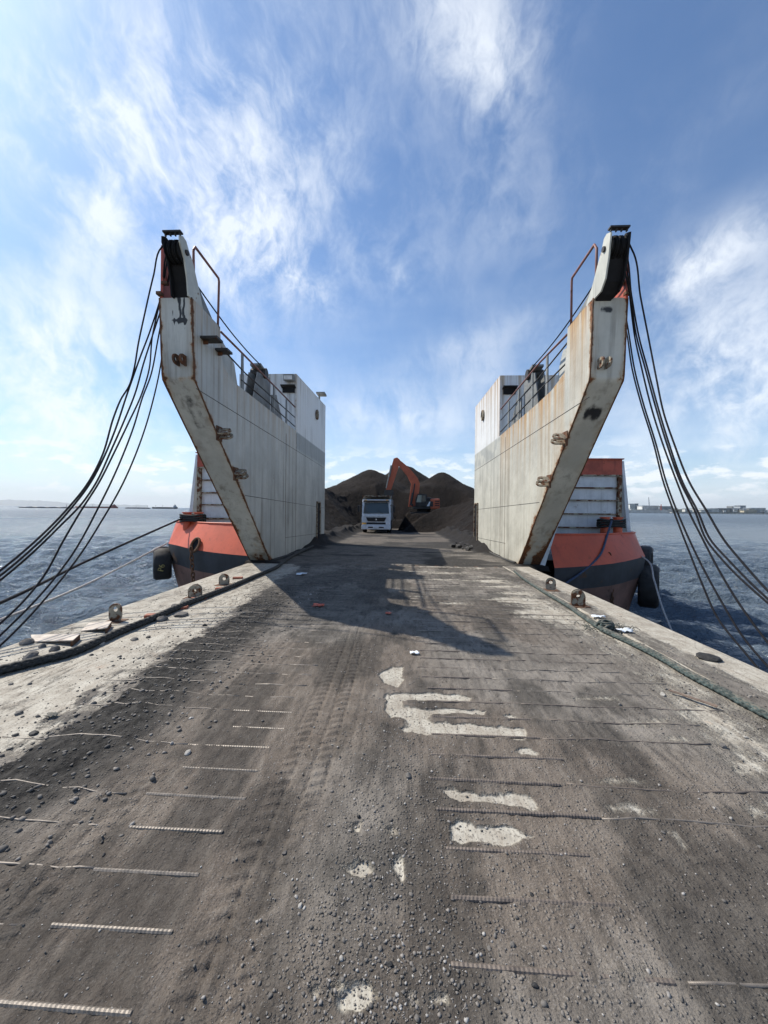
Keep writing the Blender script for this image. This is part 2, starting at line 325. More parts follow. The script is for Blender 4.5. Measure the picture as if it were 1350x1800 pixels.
def ground_mat():
    t, b = new_mat('ramp_ground'); c = t.node('ShaderNodeTexCoord').outputs['Object']
    cov = t.attr('cov'); loose = t.attr('loose'); warm = t.attr('warm'); soft = t.attr('soft')
    # longitudinal drag marks break the dirt edge up
    nb = t.noise(t.map(c, (1.0, .55, 1)), 9, 9, .68); ns = t.noise(t.map(c, (1, .10, 1)), 26, 5, .6); nf = t.noise(c, 70, 4, .6)
    br = t.math('ADD', t.math('ADD', t.math('MULTIPLY', nb, .55), t.math('MULTIPLY', ns, .22)), t.math('MULTIPLY', nf, .23))
    k = t.math('ADD', cov, t.math('MULTIPLY', t.math('SUBTRACT', br, .5), soft))
    m = t.step(k, .37, .66)
    # bare, chalky plate
    pn = t.noise(c, 5, 7, .65); plate = t.mix(t.step(pn, .3, .7), (.29, .258, .21), (.45, .42, .355))
    plate = t.mix(t.math('MULTIPLY', t.step(ns, .45, .66), .5), plate, (.25, .21, .165)); sp = t.noise(c, 55, 4, .6)
    plate = t.mix(t.math('MULTIPLY', t.step(sp, .53, .64), .7), plate, (.12, .10, .083))
    rr = t.noise(c, 3.1, 6, .65); plate = t.mix(t.math('MULTIPLY', t.step(rr, .60, .75), .45), plate, (.27, .16, .095))
    # packed dirt
    d1 = t.noise(c, 2.2, 6, .62); d2 = t.noise(t.map(c, (1, .28, 1)), 16, 6, .62); d3 = t.noise(c, 120, 3, .6)
    dirt = t.mix(t.step(d1, .32, .68), (.124, .110, .095), (.228, .204, .176)); dirt = t.mix(t.math('MULTIPLY', warm, .65), dirt, (.120, .092, .070))
    dirt = t.mix(t.math('MULTIPLY', t.step(d2, .48, .70), .65), dirt, (.050, .044, .038)); dirt = t.mix(t.math('MULTIPLY', t.step(d2, .50, .30), .45), dirt, (.23, .205, .175))
    vo = t.node('ShaderNodeTexVoronoi', {'Vector': c, 'Scale': 62.0, 'Randomness': 1.0}); vd = vo.outputs['Distance']; vc = t.node('ShaderNodeSeparateColor', {0: vo.outputs['Color']}).outputs[0]; clod = t.math('MULTIPLY', t.math('MULTIPLY', t.step(vd, .55, .20), t.step(vc, .45, .75)), t.attr('grit'))
    dirt = t.mix(t.math('MULTIPLY', clod, .55), dirt, t.mix(vc, (.07, .062, .055), (.30, .275, .245)))
    dirt = t.mix(t.math('MULTIPLY', t.step(d3, .58, .70), .65), dirt, (.27, .25, .23)); dirt = t.mix(t.math('MULTIPLY', t.step(d3, .44, .32), .65), dirt, (.034, .031, .028))
    lo = t.mix(t.step(t.noise(c, 14, 6, .65), .35, .68), (.014, .013, .012), (.050, .046, .041)); dirt = t.mix(t.math('MINIMUM', loose, 1.0), dirt, lo); dirt = t.mix(t.math('SUBTRACT', loose, 1.0, clamp=True), dirt, (.013, .011, .010))
    t.put(b.inputs['Base Color'], t.mix(m, plate, dirt)); t.put(b.inputs['Roughness'], t.step(m, 0, 1, .72, .95)); t.put(b.inputs['Specular IOR Level'], .25)
    h = t.math('ADD', t.math('MULTIPLY', m, t.math('ADD', t.math('MULTIPLY', nf, .7), t.math('ADD', t.math('MULTIPLY', d3, .45), 1.1))), t.math('MULTIPLY', sp, .3)); h = t.math('ADD', t.math('ADD', h, t.math('MULTIPLY', d2, .9)), t.math('MULTIPLY', clod, t.math('MULTIPLY', m, .8)))
    bump(t, b, h, .010, 1.0)
ground_mat()
def coal_mat():
    t, b = new_mat('coal'); c = t.node('ShaderNodeTexCoord').outputs['Object']
    n = t.noise(c, .35, 6, .6); n2 = t.noise(c, 4, 8, .72); base = t.mix(t.step(n, .3, .7), (.0065, .0046, .0037), (.0135, .0094, .0075)); base = t.mix(t.math('MULTIPLY', t.step(n2, .55, .75), .5), base, (.024, .019, .016))
    t.put(b.inputs['Base Color'], base); t.put(b.inputs['Roughness'], .95); t.put(b.inputs['Specular IOR Level'], .2); bump(t, b, t.math('ADD', n2, t.math('MULTIPLY', t.noise(c, 22, 4), .4)), .16, 1.0)
coal_mat()
def pebble_mat():
    t, b = new_mat('pebbles'); a = t.attr('tone'); c = t.node('ShaderNodeTexCoord').outputs['Object']
    cr_ = t.node('ShaderNodeValToRGB', {0: a}); e = cr_.color_ramp.elements; e[0].color = (.05, .048, .045, 1); e[1].color = (.60, .58, .54, 1)
    for p, q in ((.45, (.16, .148, .135, 1)), (.75, (.29, .26, .23, 1)), (.9, (.44, .42, .40, 1))): k = e.new(p); k.color = q
    t.put(b.inputs['Base Color'], t.mix(t.noise(c, 90, 3), cr_.outputs[0], (.10, .09, .08))); t.put(b.inputs['Roughness'], .85)
pebble_mat()

# ================================================================== SETTING: sea, quay, ramp, far shore
WZ = -2.25
def sea():
    def axis(lim, near, step, cap):
        p = [0.0]; s = step
        while p[-1] < lim:
            if p[-1] > near: s = min(s*1.035, cap)
            p.append(p[-1]+s)
        return np.array(p)
    a = axis(60000, 26, .135, 4000); xs = np.r_[-a[::-1], a[1:]]; ya = axis(60000, 30, .135, 4000); yb = axis(2500, 4, .4, 500); ys = np.r_[-yb[::-1], ya[1:]]
    X, Y = np.meshgrid(xs, ys); Z = np.zeros_like(X); g = np.random.default_rng(3)
    dx = np.gradient(xs)[None, :]; dy = np.gradient(ys)[:, None]; sp = np.maximum(dx, dy)
    for i in range(34):
        L = .45*1.145**(i % 17)*(1+.2*g.random()); th = R(205)+g.normal(0, .55); A = .0150*L**.80; k = 2*math.pi/L; ph = g.random()*6.28
        q = k*(X*math.sin(th)+Y*math.cos(th))+ph+2.2*fbm(X*.05, Y*.05, 40+i, 2)
        w = np.clip(L/(2.7*sp)-1, 0, 1); Z += w*A*(np.sin(q)+.25*np.cos(2*q))
    Z *= .7+.9*fbm(X*.03, Y*.03, 91, 3)
    v = np.stack([X, Y, Z+WZ], -1).reshape(-1, 3)
    struct(mk('sea', (v, gridfaces(len(xs), len(ys))), 'water', smooth=True))
sea()
struct(mk('quay', box((0, -22, -1.6), (70, 40, 3.0)), 'seawall'))

XL, XR, YH = -4.76, 3.87, 11.32
ramp = thing('bow_ramp', 'wide lowered steel loading ramp covered in packed dirt and welded tread bars', 'ramp', (-.45, YH, 0))
def poly_cov(X, Y, poly, soft=.03):
    """1 inside a ground polygon, 0 outside, with a soft edge"""
    p = V(poly)[:, :2]; mn = p.min(0)-.15; mx = p.max(0)+.15; out = np.zeros_like(X); s = (X > mn[0]) & (X < mx[0]) & (Y > mn[1]) & (Y < mx[1])
    x, y = X[s], Y[s]; ins = np.zeros(len(x), bool); dm = np.full(len(x), 9.0)
    for i in range(len(p)):
        a, b = p[i], p[(i+1) % len(p)]; d = b-a; u = np.clip(((x-a[0])*d[0]+(y-a[1])*d[1])/(d.dot(d)+1e-9), 0, 1)
        dm = np.minimum(dm, np.hypot(x-a[0]-u*d[0], y-a[1]-u*d[1])); c = (a[1] > y) != (b[1] > y); ins ^= c & (x < (b[0]-a[0])*(y-a[1])/(b[1]-a[1]+1e-12)+a[0])
    out[s] = sstep(-soft, soft, np.where(ins, dm, -dm)); return out
BARE = [[(668, 1182), (690, 1172), (708, 1172), (705, 1190), (712, 1195), (695, 1208), (670, 1200)],
 [(678, 1221), (720, 1218), (760, 1219), (800, 1222), (828, 1228), (825, 1235), (790, 1234), (740, 1231), (706, 1232), (704, 1243), (760, 1247), (800, 1246), (856, 1250), (855, 1257), (800, 1256), (755, 1256), (745, 1262), (760, 1270), (820, 1272), (880, 1278), (918, 1283), (927, 1297), (870, 1297), (780, 1291), (712, 1288), (707, 1280), (720, 1275), (712, 1266), (690, 1262), (680, 1245)],
 [(772, 1388), (800, 1385), (850, 1394), (900, 1391), (935, 1403), (947, 1418), (935, 1424), (900, 1418), (870, 1410), (820, 1405), (795, 1403)],
 [(790, 1455), (805, 1445), (830, 1452), (860, 1455), (900, 1452), (934, 1468), (900, 1480), (870, 1482), (820, 1480), (795, 1475)],
 [(610, 1450), (628, 1448), (630, 1470), (618, 1472)], [(603, 1524), (625, 1522), (636, 1510), (648, 1530), (636, 1548), (620, 1538)], [(690, 1515), (697, 1512), (712, 1545), (704, 1558), (693, 1545), (682, 1535)],
 [(598, 1765), (612, 1740), (645, 1737), (663, 1765), (640, 1778), (605, 1778)], [(712, 1750), (725, 1752), (737, 1772), (722, 1774)], [(760, 1762), (785, 1757), (790, 1776), (764, 1778)], [(540, 1752), (556, 1745), (560, 1760), (545, 1764)], [(572, 1745), (588, 1736), (598, 1750), (580, 1757)],
 [(912, 1318), (928, 1314), (943, 1320), (940, 1327), (915, 1327)], [(680, 1459), (694, 1458), (692, 1470), (684, 1468)], [(890, 1258), (905, 1260), (910, 1266), (900, 1268)]]
SCUFF = [[(1015, 1372), (1070, 1362), (1150, 1370), (1130, 1382), (1030, 1384)], [(1045, 1412), (1100, 1405), (1165, 1425), (1160, 1440), (1080, 1434)], [(1300, 1412), (1360, 1410), (1360, 1445), (1320, 1440)], [(1160, 1456), (1190, 1455), (1225, 1495), (1200, 1502)], [(1155, 1545), (1200, 1545), (1265, 1558), (1255, 1568), (1180, 1562)],
 [(1090, 1268), (1180, 1262), (1170, 1278), (1100, 1280)], [(1165, 1295), (1205, 1298), (1200, 1306), (1170, 1305)], [(1290, 1340), (1350, 1335), (1350, 1355), (1300, 1360)], [(1000, 1225), (1080, 1222), (1090, 1232), (1010, 1234)], [(1060, 1700), (1130, 1690), (1180, 1720), (1100, 1740)]]
def ramp_surface():
    xs = np.linspace(XL, XR, 740); y = 1.0; ys = list(np.arange(-1.5, 0, .06))+list(np.arange(0, 1.0, .02))
    while y < YH: ys.append(y); y += .0062+.0030*(y-1)
    ys.append(YH); ys = np.array(ys); X, Y = np.meshgrid(xs, ys)
    n1 = fbm(X*.9, Y*.6, 5, 4); n2 = fbm(X*3.1, Y*1.6, 11, 4); edge = -2.72+.55*(fbm(X*0+3.3, Y*.8, 21, 3)-.5)+.45*(n2-.5)+.30*(fbm(X*8, Y*6, 211, 3)-.5)-.05*np.clip(Y-5, 0, 9)
    cov = .385*np.ones_like(X)+.30*(n1-.5)+.16*(n2-.5); mid = sstep(-.10, .10, X-edge); cov = cov*(1-mid)+.98*mid
    right = sstep(1.5, 2.7, X+.5*(n1-.5)); near = sstep(.5, 3.0, Y); cov -= right*near*(.49+.36*(n2-.5))*sstep(11, 7.5, Y)
    farr = sstep(5.0, 7.0, Y)*sstep(-.6, .6, X)*(X < 3.05); cov -= farr*sstep(3.0,2.2,X)*(.26+1.0*(fbm(X*.9, Y*4.4, 77, 3)-.5))
    farl = sstep(7.5, 9.5, Y)*sstep(.2, -.5, X)*sstep(-3, -2, X); cov -= farl*.12
    kerb = X > 3.07; cov = np.where(kerb, .60-.46*sstep(3.30, 3.62, X+.25*(n2-.5))+.3*(n1-.5), cov)
    lip = np.abs(X-3.085) < .02; cov = np.where(lip, .30, cov)
    bare = np.zeros_like(X)
    wx = X+.075*(fbm(X*9, Y*9, 201, 3)-.5); wy = Y+.075*(fbm(X*9, Y*9, 207, 3)-.5)
    for p in BARE: bare = np.maximum(bare, poly_cov(wx, wy, [pz(*q) for q in p], .06))
    cov *= 1-bare
    for p in SCUFF: s = poly_cov(X, Y, [pz(*q) for q in p], .10); cov = cov*(1-s)+.40*s
    loose = sstep(-.03, .12, X-edge)*sstep(1.02, .55, X-edge+.6*(n2-.5))*sstep(.9, 1.7, Y)*sstep(10.5, 6.0, Y)
    gr = np.exp(-((X+.12)/.24)**2)*sstep(3.6, 2.2, Y); loose = np.maximum(loose, .45*gr*sstep(.4, .6, n2)); loose = np.maximum(loose, .62*sstep(.50, .66, fbm(X*1.5, Y*.7, 61, 5, .6))*mid)
    loose = np.maximum(loose, .55*sstep(4.0, 7.5, Y)*mid*sstep(.35, .6, fbm(X*.8, Y*1.1, 241, 4)))
    loose = np.where(kerb, .3*sstep(.45, .6, n2), loose)
    warm = sstep(.42, .62, fbm(X*.7+4, Y*.5, 31, 3))*sstep(-2.3, -1.7, X)*sstep(3.2, 1.2, np.abs(X))
    # relief: tyre tracks, drag grooves, heaped dirt
    H = .010*(fbm(X*1.1, Y*.8, 3, 3)-.5)*mid + .004*mid + .0095*(fbm(X*13, Y*10, 13, 4, .6)-.5)*cov*mid + .0045*(fbm(X*34, Y*30, 15, 2)-.5)*mid*sstep(7, 3, Y)
    H += .0075*(fbm(X*30, Y*1.3, 43, 2)-.5)*mid
    for (c, w, a, ph) in ((-.62, .30, .0075, 0), (-1.55, .26, .0055, .4), (.62, .2, .0016, .3), (1.7, .28, .002, .7)):
        u = X-c-.06*np.sin(Y*.5+ph*9); L = sstep(w, w*.45, np.abs(u)); wv = np.cos(2*math.pi*(Y/.085+.55*np.abs(np.mod(u/.11, 2)-1)+ph)); grv = np.cos(2*math.pi*u/.11)
        fadey = sstep(.3, .5, fbm(X*1.5+c, Y*.7, 51, 2)); H += a*L*fadey*(np.clip(wv*3.5, -1, 1)*.62-np.clip(grv*3-2, 0, 1)*1.2)-.002*L
    for off, pit in ((1.19, .231), (1.385, .2375)):
        yy = np.mod(Y-off+pit/2, pit)-pit/2; sel = .35*sstep(-.8, -1.1, X) if off < 1.3 else sstep(.1, .4, X); H += sel*mid*.009*np.exp(-(yy/.022)**2)*sstep(.35, .65, fbm(X*5, Y*3, 221, 2))
    H += loose*(.020+.055*(fbm(X*6, Y*5, 17, 4)-.35))*sstep(-1.2, -2.0, X)+.012*gr*(fbm(X*20, Y*20, 19, 2))
    H = np.where(bare > .5, H*.2-.004, H); H = np.where(kerb, .030+.006*(n2-.5)+.012*np.clip(cov-.4, 0, 1), H)
    H[:, 0] = -.06; H[:, -1] = -.06; H[0] = -.06; H[-1] = -.06
    soft = np.where(bare > .02, .75, 1.15); soft = np.where(mid < .5, 1.35, soft)
    v = np.stack([X, Y, H], -1).reshape(-1, 3)
    mk('deck_surface', (v, gridfaces(len(xs), len(ys))), 'ramp_ground', ramp, True, dict(cov=cov, loose=loose, warm=warm, soft=soft, grit=np.clip(.16+.85*gr+.65*sstep(-.5, .3, X)*sstep(3.6, 1.6, Y)+.5*sstep(.48, .6, fbm(X*1.1, Y*.9, 231, 3)), 0, 1)))
    return xs, ys, H
GX, GY, GH = ramp_surface()
def ground_z(x, y):
    return GH[np.clip(np.searchsorted(GY, y), 1, len(GY)-2), np.clip(np.searchsorted(GX, x), 1, len(GX)-2)]
mk('ramp_body', box(((XL+XR)/2, (YH-1.5)/2, -.24), (XR-XL-.02, YH+1.46, .36)), 'wedge_steel', ramp)

# welded tread bars, each one its own part
def ribbed(L, r, pitch, n=8):
    m = int(L/pitch*2)+1; x = np.linspace(0, L, m); pts = np.stack([x, 0*x, 0*x], 1); rr = r*(1+.16*(np.arange(m) % 2)); g = tube(pts, rr, n); v = g[0]; v[:, 0] += .55*v[:, 1]*.5; return g
bar_src = {}
def bar(kind, L, r, mat, x, y, z, tilt, rz):
    key = (kind, round(L, 1), mat)
    if key not in bar_src:
        m = mk('tread_bar', ribbed(L, r, .017) if kind == 'near' else tube([(0, 0, 0), (L*.3, .006, .001), (L*.7, -.004, 0), (L, .003, 0)], r, 6), mat, None, kind == 'far'); bar_src[key] = m; o = m; o.parent = ramp
    else: o = bar_src[key].copy(); COL.objects.link(o)
    o.location = (x-ramp.location.x, y-ramp.location.y, z); o.rotation_euler = (random.uniform(0, 6), tilt, rz)
def weld_line(L, r, mat, x, y, dz):
    n = max(5, int(L/.09)); xs = np.linspace(x, x+L, n); pts = [(a, y+.006*math.sin(a*5+y*9), float(ground_z(a, y))+dz+random.uniform(-.003, .002)) for a in xs]
    mk('tread_bar', tube(pts, r*np.random.default_rng(int(y*100)).uniform(.8, 1.15, n), 6), mat, ramp, True)
def gmin(x, y, L): return float(np.mean([ground_z(x+L*u, y) for u in (.05, .28, .5, .72, .95)]))
for i in range(42):
    yl = 1.19+.231*i; yr = 1.385+.2375*i; nr = yr < 4.6
    random.seed(500+i)
    if yl < YH-.25:
        L = random.choice((.4, .5, .5, .6)) if yl < 2.6 else random.choice((.3, .4, .5)); gz = gmin(-.9-L, yl, L)
        bar('near' if yl < 3.2 else 'far', L, .0092, 'tread_worn', -.9-L+random.uniform(-.02, .02), yl, gz+random.uniform(-.004, .001) if yl < 2.2 else gz-random.uniform(.004, .009), 0, random.uniform(-.01, .01))
        L2 = random.choice((1.4, 1.6)) if yl < 5 else random.choice((1.2, 1.6)); x2 = -.93-L-L2+random.uniform(-.1, .05); random.random() < .9 and weld_line(L2, .0055, 'tread_worn', x2, yl, -.001)
    if yr < YH-.15:
        L = random.choice((.7, .8, .9)) if nr else random.choice((.7, 1.1)); x1 = .22+random.uniform(-.03, .06)
        bar('near' if nr else 'far', L, 0.0108 if nr else .0085, 'tread_steel' if nr else random.choice(('tread_steel', 'tread_worn')), x1, yr, gmin(x1, yr, L)+random.uniform(-.007, .001), 0, random.uniform(-.012, .012))
        L2 = random.choice((1.2, 1.5, 1.7)) if yr < 6 else random.choice((1.2, 1.8)); x2 = x1+L+random.uniform(0, .05); random.random() < .85 and weld_line(min(L2, 3.0-x2), .0062, random.choice(('tread_steel', 'tread_worn')), x2, yr-.004, -.001)

# loose gravel: uncountable, one object
def ico():
    bm = bmesh.new(); bmesh.ops.create_icosphere(bm, subdivisions=1, radius=1); v = V([q.co[:] for q in bm.verts]); bm.verts.index_update(); f = np.array([[q.index for q in p.verts] for p in bm.faces]); bm.free(); return v, f
IV, IF = ico()
def pebbles(name, P, size, tone, seed):
    g = np.random.default_rng(seed); n = len(P); sc = size[:, None]*g.uniform(.5, 1.15, (n, 3)); sc[:, 2] *= .55; jit = 1+g.normal(0, .24, (n, 12)); a = g.random(n)*6.28
    v = IV[None]*jit[:, :, None]*sc[:, None]; ca, sa = np.cos(a)[:, None], np.sin(a)[:, None]; v = np.stack([v[..., 0]*ca-v[..., 1]*sa, v[..., 0]*sa+v[..., 1]*ca, v[..., 2]], -1)+P[:, None]
    f = (IF[None]+12*np.arange(n)[:, None, None]).reshape(-1, 3); o = mk(name, (v.reshape(-1, 3), f), 'pebbles', None, False, dict(tone=np.repeat(tone, 12))); return struct(o, 'stuff')
def scatter():
    g = np.random.default_rng(5); P = []; sz = []
    def add(n, fx, fy, s0, s1):
        x = fx(n); y = fy(n); P.append(np.stack([x, y], 1)); sz.append(s0*(s1/s0)**(g.random(n)**2.2))
    inv = lambda n: 1.0/(1/6.5+g.random(n)*(1/1.0-1/6.5))          # denser close by
    add(9000, lambda n: g.normal(-.08, .28, n), inv, .0018, .0095)
    add(8000, lambda n: g.uniform(-2.4, 3.0, n), inv, .0014, .0062)
    add(1800, lambda n: g.uniform(.2, 3.0, n), lambda n: g.uniform(1, 6, n), .0025, .012)
    add(4200, lambda n: g.normal(-2.25, .38, n), lambda n: g.uniform(1.6, 8, n), .004, .022)
    add(2600, lambda n: g.uniform(-4.6, -2.4, n), lambda n: g.uniform(2, 9, n), .003, .015)
    add(2600, lambda n: g.normal(2.9, .3, n), lambda n: g.uniform(1.6, 10, n), .003, .016)
    p = np.concatenate(P); s = np.concatenate(sz); ok = (p[:, 0] > XL+.05) & (p[:, 0] < XR-.05) & (p[:, 1] > .9) & (p[:, 1] < 11); p, s = p[ok], s[ok]; tone = g.random(len(s))**.95
    tone = np.where(p[:, 0] < -1.9, tone*.6, tone)
    z = ground_z(p[:, 0], p[:, 1]); pebbles('gravel', np.c_[p, z+s*.25], s, tone, 9)['label'] = 'loose gravel and stone chips strewn over the ramp'
scatter()

# ================================================================== THE LANDING BARGE
barge = thing('landing_barge', 'weathered landing barge with two tall pale bow towers and orange bow', 'barge', (-.2, 20, -2))
def deck_z(y): return -.05-.0115*(y-11.4)
def deck():
    xs = np.linspace(-4.9, 4.5, 150); ys = np.r_[np.arange(11.36, 24, .09), np.arange(24, 60, .4)]; X, Y = np.meshgrid(xs, ys); n = fbm(X*1.5, Y*1.2, 8, 4)
    Z = deck_z(Y)+.05*(n-.5); wl = np.minimum(X+4.2, 3.75-X)
    heap = np.exp(-np.clip(wl, 0, 9)/.33)*(.10+.42*sstep(14, 19.5, Y))*(.5+fbm(X*1.6, Y*.9, 15, 2)); Z += heap; Z[0] -= .15
    loose = np.clip(1.7*sstep(.03, .10, heap)+.35+.6*sstep(.45, .6, fbm(X*.5, Y*.9, 23, 3)), 0, 2); cov = .92-.25*sstep(.5, .65, fbm(X*.6, Y*2.0, 29, 3))*sstep(16, 12, Y)
    mk('cargo_deck', (np.stack([X, Y, Z], -1).reshape(-1, 3), gridfaces(len(xs), len(ys))), 'ramp_ground', barge, True, dict(cov=cov, loose=loose, warm=.9*np.ones_like(X)*sstep(15, 20, Y), soft=np.ones_like(X), grit=.5*np.ones_like(X)))
deck()
mk('hinge_pipe', tube([(-4.7, YH+.03, -.045), (-1, YH+.03, -.04), (3.8, YH+.03, -.05)], .035, 8), 'dark_steel', barge)
for i in range(14): mk('hinge_knuckle', box((-4.3+i*.6, YH+.03, -.03), (.12, .10, .06), None, .012), 'rusty_steel', barge)

def interp(pts, z):
    p = sorted(pts); return np.interp(z, [a for a, b in p], [b for a, b in p])
def tower(side):
    L = side < 0; X = -4.2 if L else 3.75; W = .66; XO = X+side*W; E = V((side, 0, 0)); mat = 'tower_paint' if L else 'tower_paint_starboard'
    q = lambda x, y: pX(x, y, X)[1:]
    if L:
        bot, kink, ptop = q(475, 986), q(341, 665), q(337, 523); c2, c3, c4, c5, c6 = q(387, 575), q(388, 600), q(392, 645), q(418, 679), q(521, 758); back = q(571, 850)[0]; cab_t, cab_f = q(521, 657), q(572, 709)
    else:
        bot, kink, ptop = q(909, 998), q(1037, 667), q(1043, 524); c2, c3, c4, c5, c6 = q(998, 575), q(997, 600), q(993, 655), q(965, 692), q(879, 766); back = q(834, 850)[0]; cab_t, cab_f = q(879, 660), q(836, 715)
    zb = -.35; slope = (kink[0]-bot[0])/(kink[1]-bot[1]); fb = bot[0]+slope*(zb-bot[1])
    front = [(zb, fb), (kink[1], kink[0]), (ptop[1], ptop[0])]; zw = float(c6[1]); zt = float(ptop[1])
    backp = [(zw, c6[0]), (float(c5[1]), c5[0]), (float(c4[1]), c4[0]+.02), (float(c3[1]), c3[0]), (float(c2[1]), c2[0]), (zt, q(358, 543)[0] if L else q(1027, 545)[0])]
    backp = [(z, y) for z, y in backp]; backp.sort()
    zs = np.unique(np.r_[np.arange(zb, zw, .075), zw-.001, zw+.001, np.arange(zw+.05, zt, .06), zt, kink[1]]); nu = 150; u = np.linspace(0, 1, nu)
    F_ = interp(front, zs); Bk = np.where(zs <= zw, back, np.minimum.accumulate(np.interp(zs, [a for a, b in backp], [b for a, b in backp]))); Yg = F_[:, None]+(Bk-F_)[:, None]*u[None]; Zg = zs[:, None]+0*Yg
    # attributes: distance to the front edge, to the top edge
    df = (Yg-F_[:, None])*np.where(Zg < kink[1], math.cos(math.atan(abs(slope))), 1); topz = np.interp(Yg, [F_[-1], c2[0], c2[0]+.05, c4[0]+.05, c5[0], c6[0], c6[0]+.01, back], [zt, zt, c3[1], c4[1], c5[1], zw, 9, 9]); dt = topz-Zg
    n = fbm(Yg*1.2+9*side, Zg*1.2, 33, 3); rust = .30*np.exp(-df/.06)+.40*np.exp(-df/.30)*n*1.4+.10*np.exp(-np.clip(dt, 0, 9)/.05)+.16*sstep(.35, -.1, Zg)*n
    drip = np.exp(-np.clip(dt, 0, 20)/.8)*(.9 if not L else .55)+.25*np.exp(-df/.5)*n; drip = np.clip(drip, 0, 1); rust += .25*np.exp(-np.abs(Yg-c6[0])/.04)*sstep(zw-1.5, zw, Zg)
    zwl = zw-.10; zwr = 4.45
    ny = nu; v = np.stack([X+0*Yg, Yg, Zg], -1).reshape(-1, 3); f = gridfaces(nu, len(zs)); z0 = np.zeros_like(Yg)
    white = (sstep(0, .03, Zg-(zw-.02))*(Yg > c6[0])); band = (Yg > c6[0]+.02)*sstep(.02, 0, Zg-zw)*sstep(zw-.75, zw-.70, Zg)*(1.0 if L else .55*sstep(.4, .55, fbm(Yg*2, Zg*2, 5, 2)))
    if L: body = mk('bow_tower', (v, f), mat, barge, True, dict(rust=rust, drip=drip, white=white, band=band, oil=z0))
    else: body = mk('bow_tower', (v, f[:, ::-1].copy()), mat, barge, True, dict(rust=rust, drip=drip, white=white, band=band, oil=z0))
    body['label'] = 'tall raked bow tower on the %s of the ramp, %s' % (('left', 'its inner wall in shade') if L else ('right', 'its inner wall sunlit and rust streaked'))
    S_ = lambda nm, g, m, sm=False, at=None: mk(nm, g, m, body, sm, at)
    # front plate (raked and upright part) and outer wall, top plates
    wu = np.linspace(0, 1, 26); zf = np.unique(np.r_[np.linspace(zb, kink[1], 70), np.linspace(kink[1], zt, 30)]); Yf = np.interp(zf, [zb, kink[1], zt], [fb, kink[0], ptop[0]]); Uf, Zf = np.meshgrid(wu, zf); Yf2 = Yf[:, None]+0*Uf
    de = np.minimum(Uf, 1-Uf)*W; nf = fbm(Uf*2.2, Zf*1.5, 44 if L else 48, 3); rs = .30*np.exp(-de/.035)+.42*np.exp(-de/.16)*nf+.34*np.exp(-np.abs(Zf-kink[1])/.06)*sstep(.3, .6, nf)+.85*sstep(1.7, -.2, Zf)*nf+.12*np.exp(-(zt-Zf)/.05)
    oil = np.zeros_like(Uf)
    if L:
        wob = .05*(vnoise(Zf*5, Uf*0+3, 31)-.5); dr = np.exp(-((Uf+wob-.24)/.035)**2)+.8*np.exp(-((Uf-wob-.38)/.07)**2)+.6*np.exp(-((Uf+wob-.57)/.025)**2)
        oil += .85*np.clip(dr, 0, 1)*sstep(zt-.62-.3*vnoise(Uf*14, Uf*0, 9), zt-.30, Zf)+.9*np.exp(-((Zf-(zt-.44))/.045)**2)*sstep(.06, .2, Uf)*sstep(.85, .5, Uf)+.45*dr*sstep(zt-1.0, zt-.5, Zf)*sstep(.4, .6, vnoise(Uf*20, Zf*9, 4))
        oil += .5*sstep(.08, .2, Uf)*sstep(.75, .6, Uf)*sstep(kink[1]-.95, kink[1]-.85, Zf)*sstep(kink[1]-.12, kink[1]-.25, Zf)
    else: oil += .7*np.exp(-((Zf-(zt-.22))/.10)**2)*sstep(.1, .25, Uf)*sstep(.7, .5, Uf); oil += .60*np.exp(-((Zf-(kink[1]-.55))/.20)**2)*sstep(.05, .3, Uf)*sstep(.95, .7, Uf)+.2*sstep(kink[1]-1.2, kink[1], Zf)*sstep(kink[1]+.1, kink[1], Zf)
    oil *= .7+.6*fbm(Uf*7, Zf*3.5, 301, 3)
    gf = gridfaces(26, len(zf)); vf = np.stack([X+side*W*Uf, Yf2-.002, Zf], -1).reshape(-1, 3)
    fp = S_('front_plate', (vf, gf if L is False else gf[:, ::-1].copy()), mat, True, dict(rust=rs, drip=.25*np.exp(-de/.1), white=0*Uf, band=0*Uf, oil=oil))
    vo = v.copy(); vo[:, 0] = XO; S_('outer_wall', (vo, f[:, ::-1].copy() if L else f), mat, True, dict(rust=rust*.6, drip=drip*.5, white=0*z0, band=0*z0, oil=z0))
    # top closing plates: over the forward block and along the walkway
    tp = [(zt, F_[-1]), (zt, Bk[-1])]+[(z, y) for z, y in sorted(backp, reverse=True) if z < zt]
    P = V([(X, y, z) for z, y in tp]); n_ = len(P); S_('top_plate', (np.concatenate([P, P+E*W]), [(i, i+1, i+1+n_, i+n_) for i in range(n_-1)]), 'grey_paint')
    # corner weld beads
    zz = np.linspace(zb, zt, 60); yy = np.interp(zz, [zb, kink[1], zt], [fb, kink[0], ptop[0]])
    for xx in (X, XO): S_('corner_bead', tube(np.stack([xx+0*zz, yy, zz], 1), .013+.006*vnoise(zz*6, zz*0+xx, 2), 6), 'rusty_steel', True)
    # weld seams on the inner wall
    seams = ([((345, 683), (571, 823)), ((431, 871), (571, 893)), ((502, 945), (557, 938))] if L else [((1036, 698), (834, 828)), ((948, 883), (834, 896)), ((888, 955), (834, 944))])
    for a, b in seams:
        A, B = pX(*a, X), pX(*b, X); S_('weld_seam', tube([A-E*.001, (A+B)/2-E*.001, B-E*.001], .007, 5), 'dark_steel')
    for px in ([521, 503] if L else [881, 889]):
        A, B = pX(px, 762 if L else 768, X), pX(px, 905, X); S_('weld_seam', tube([(X, A[1], -.1), (X, A[1], 2.3), (X, A[1], min(A[2], zw))], .008, 5), 'rusty_steel')
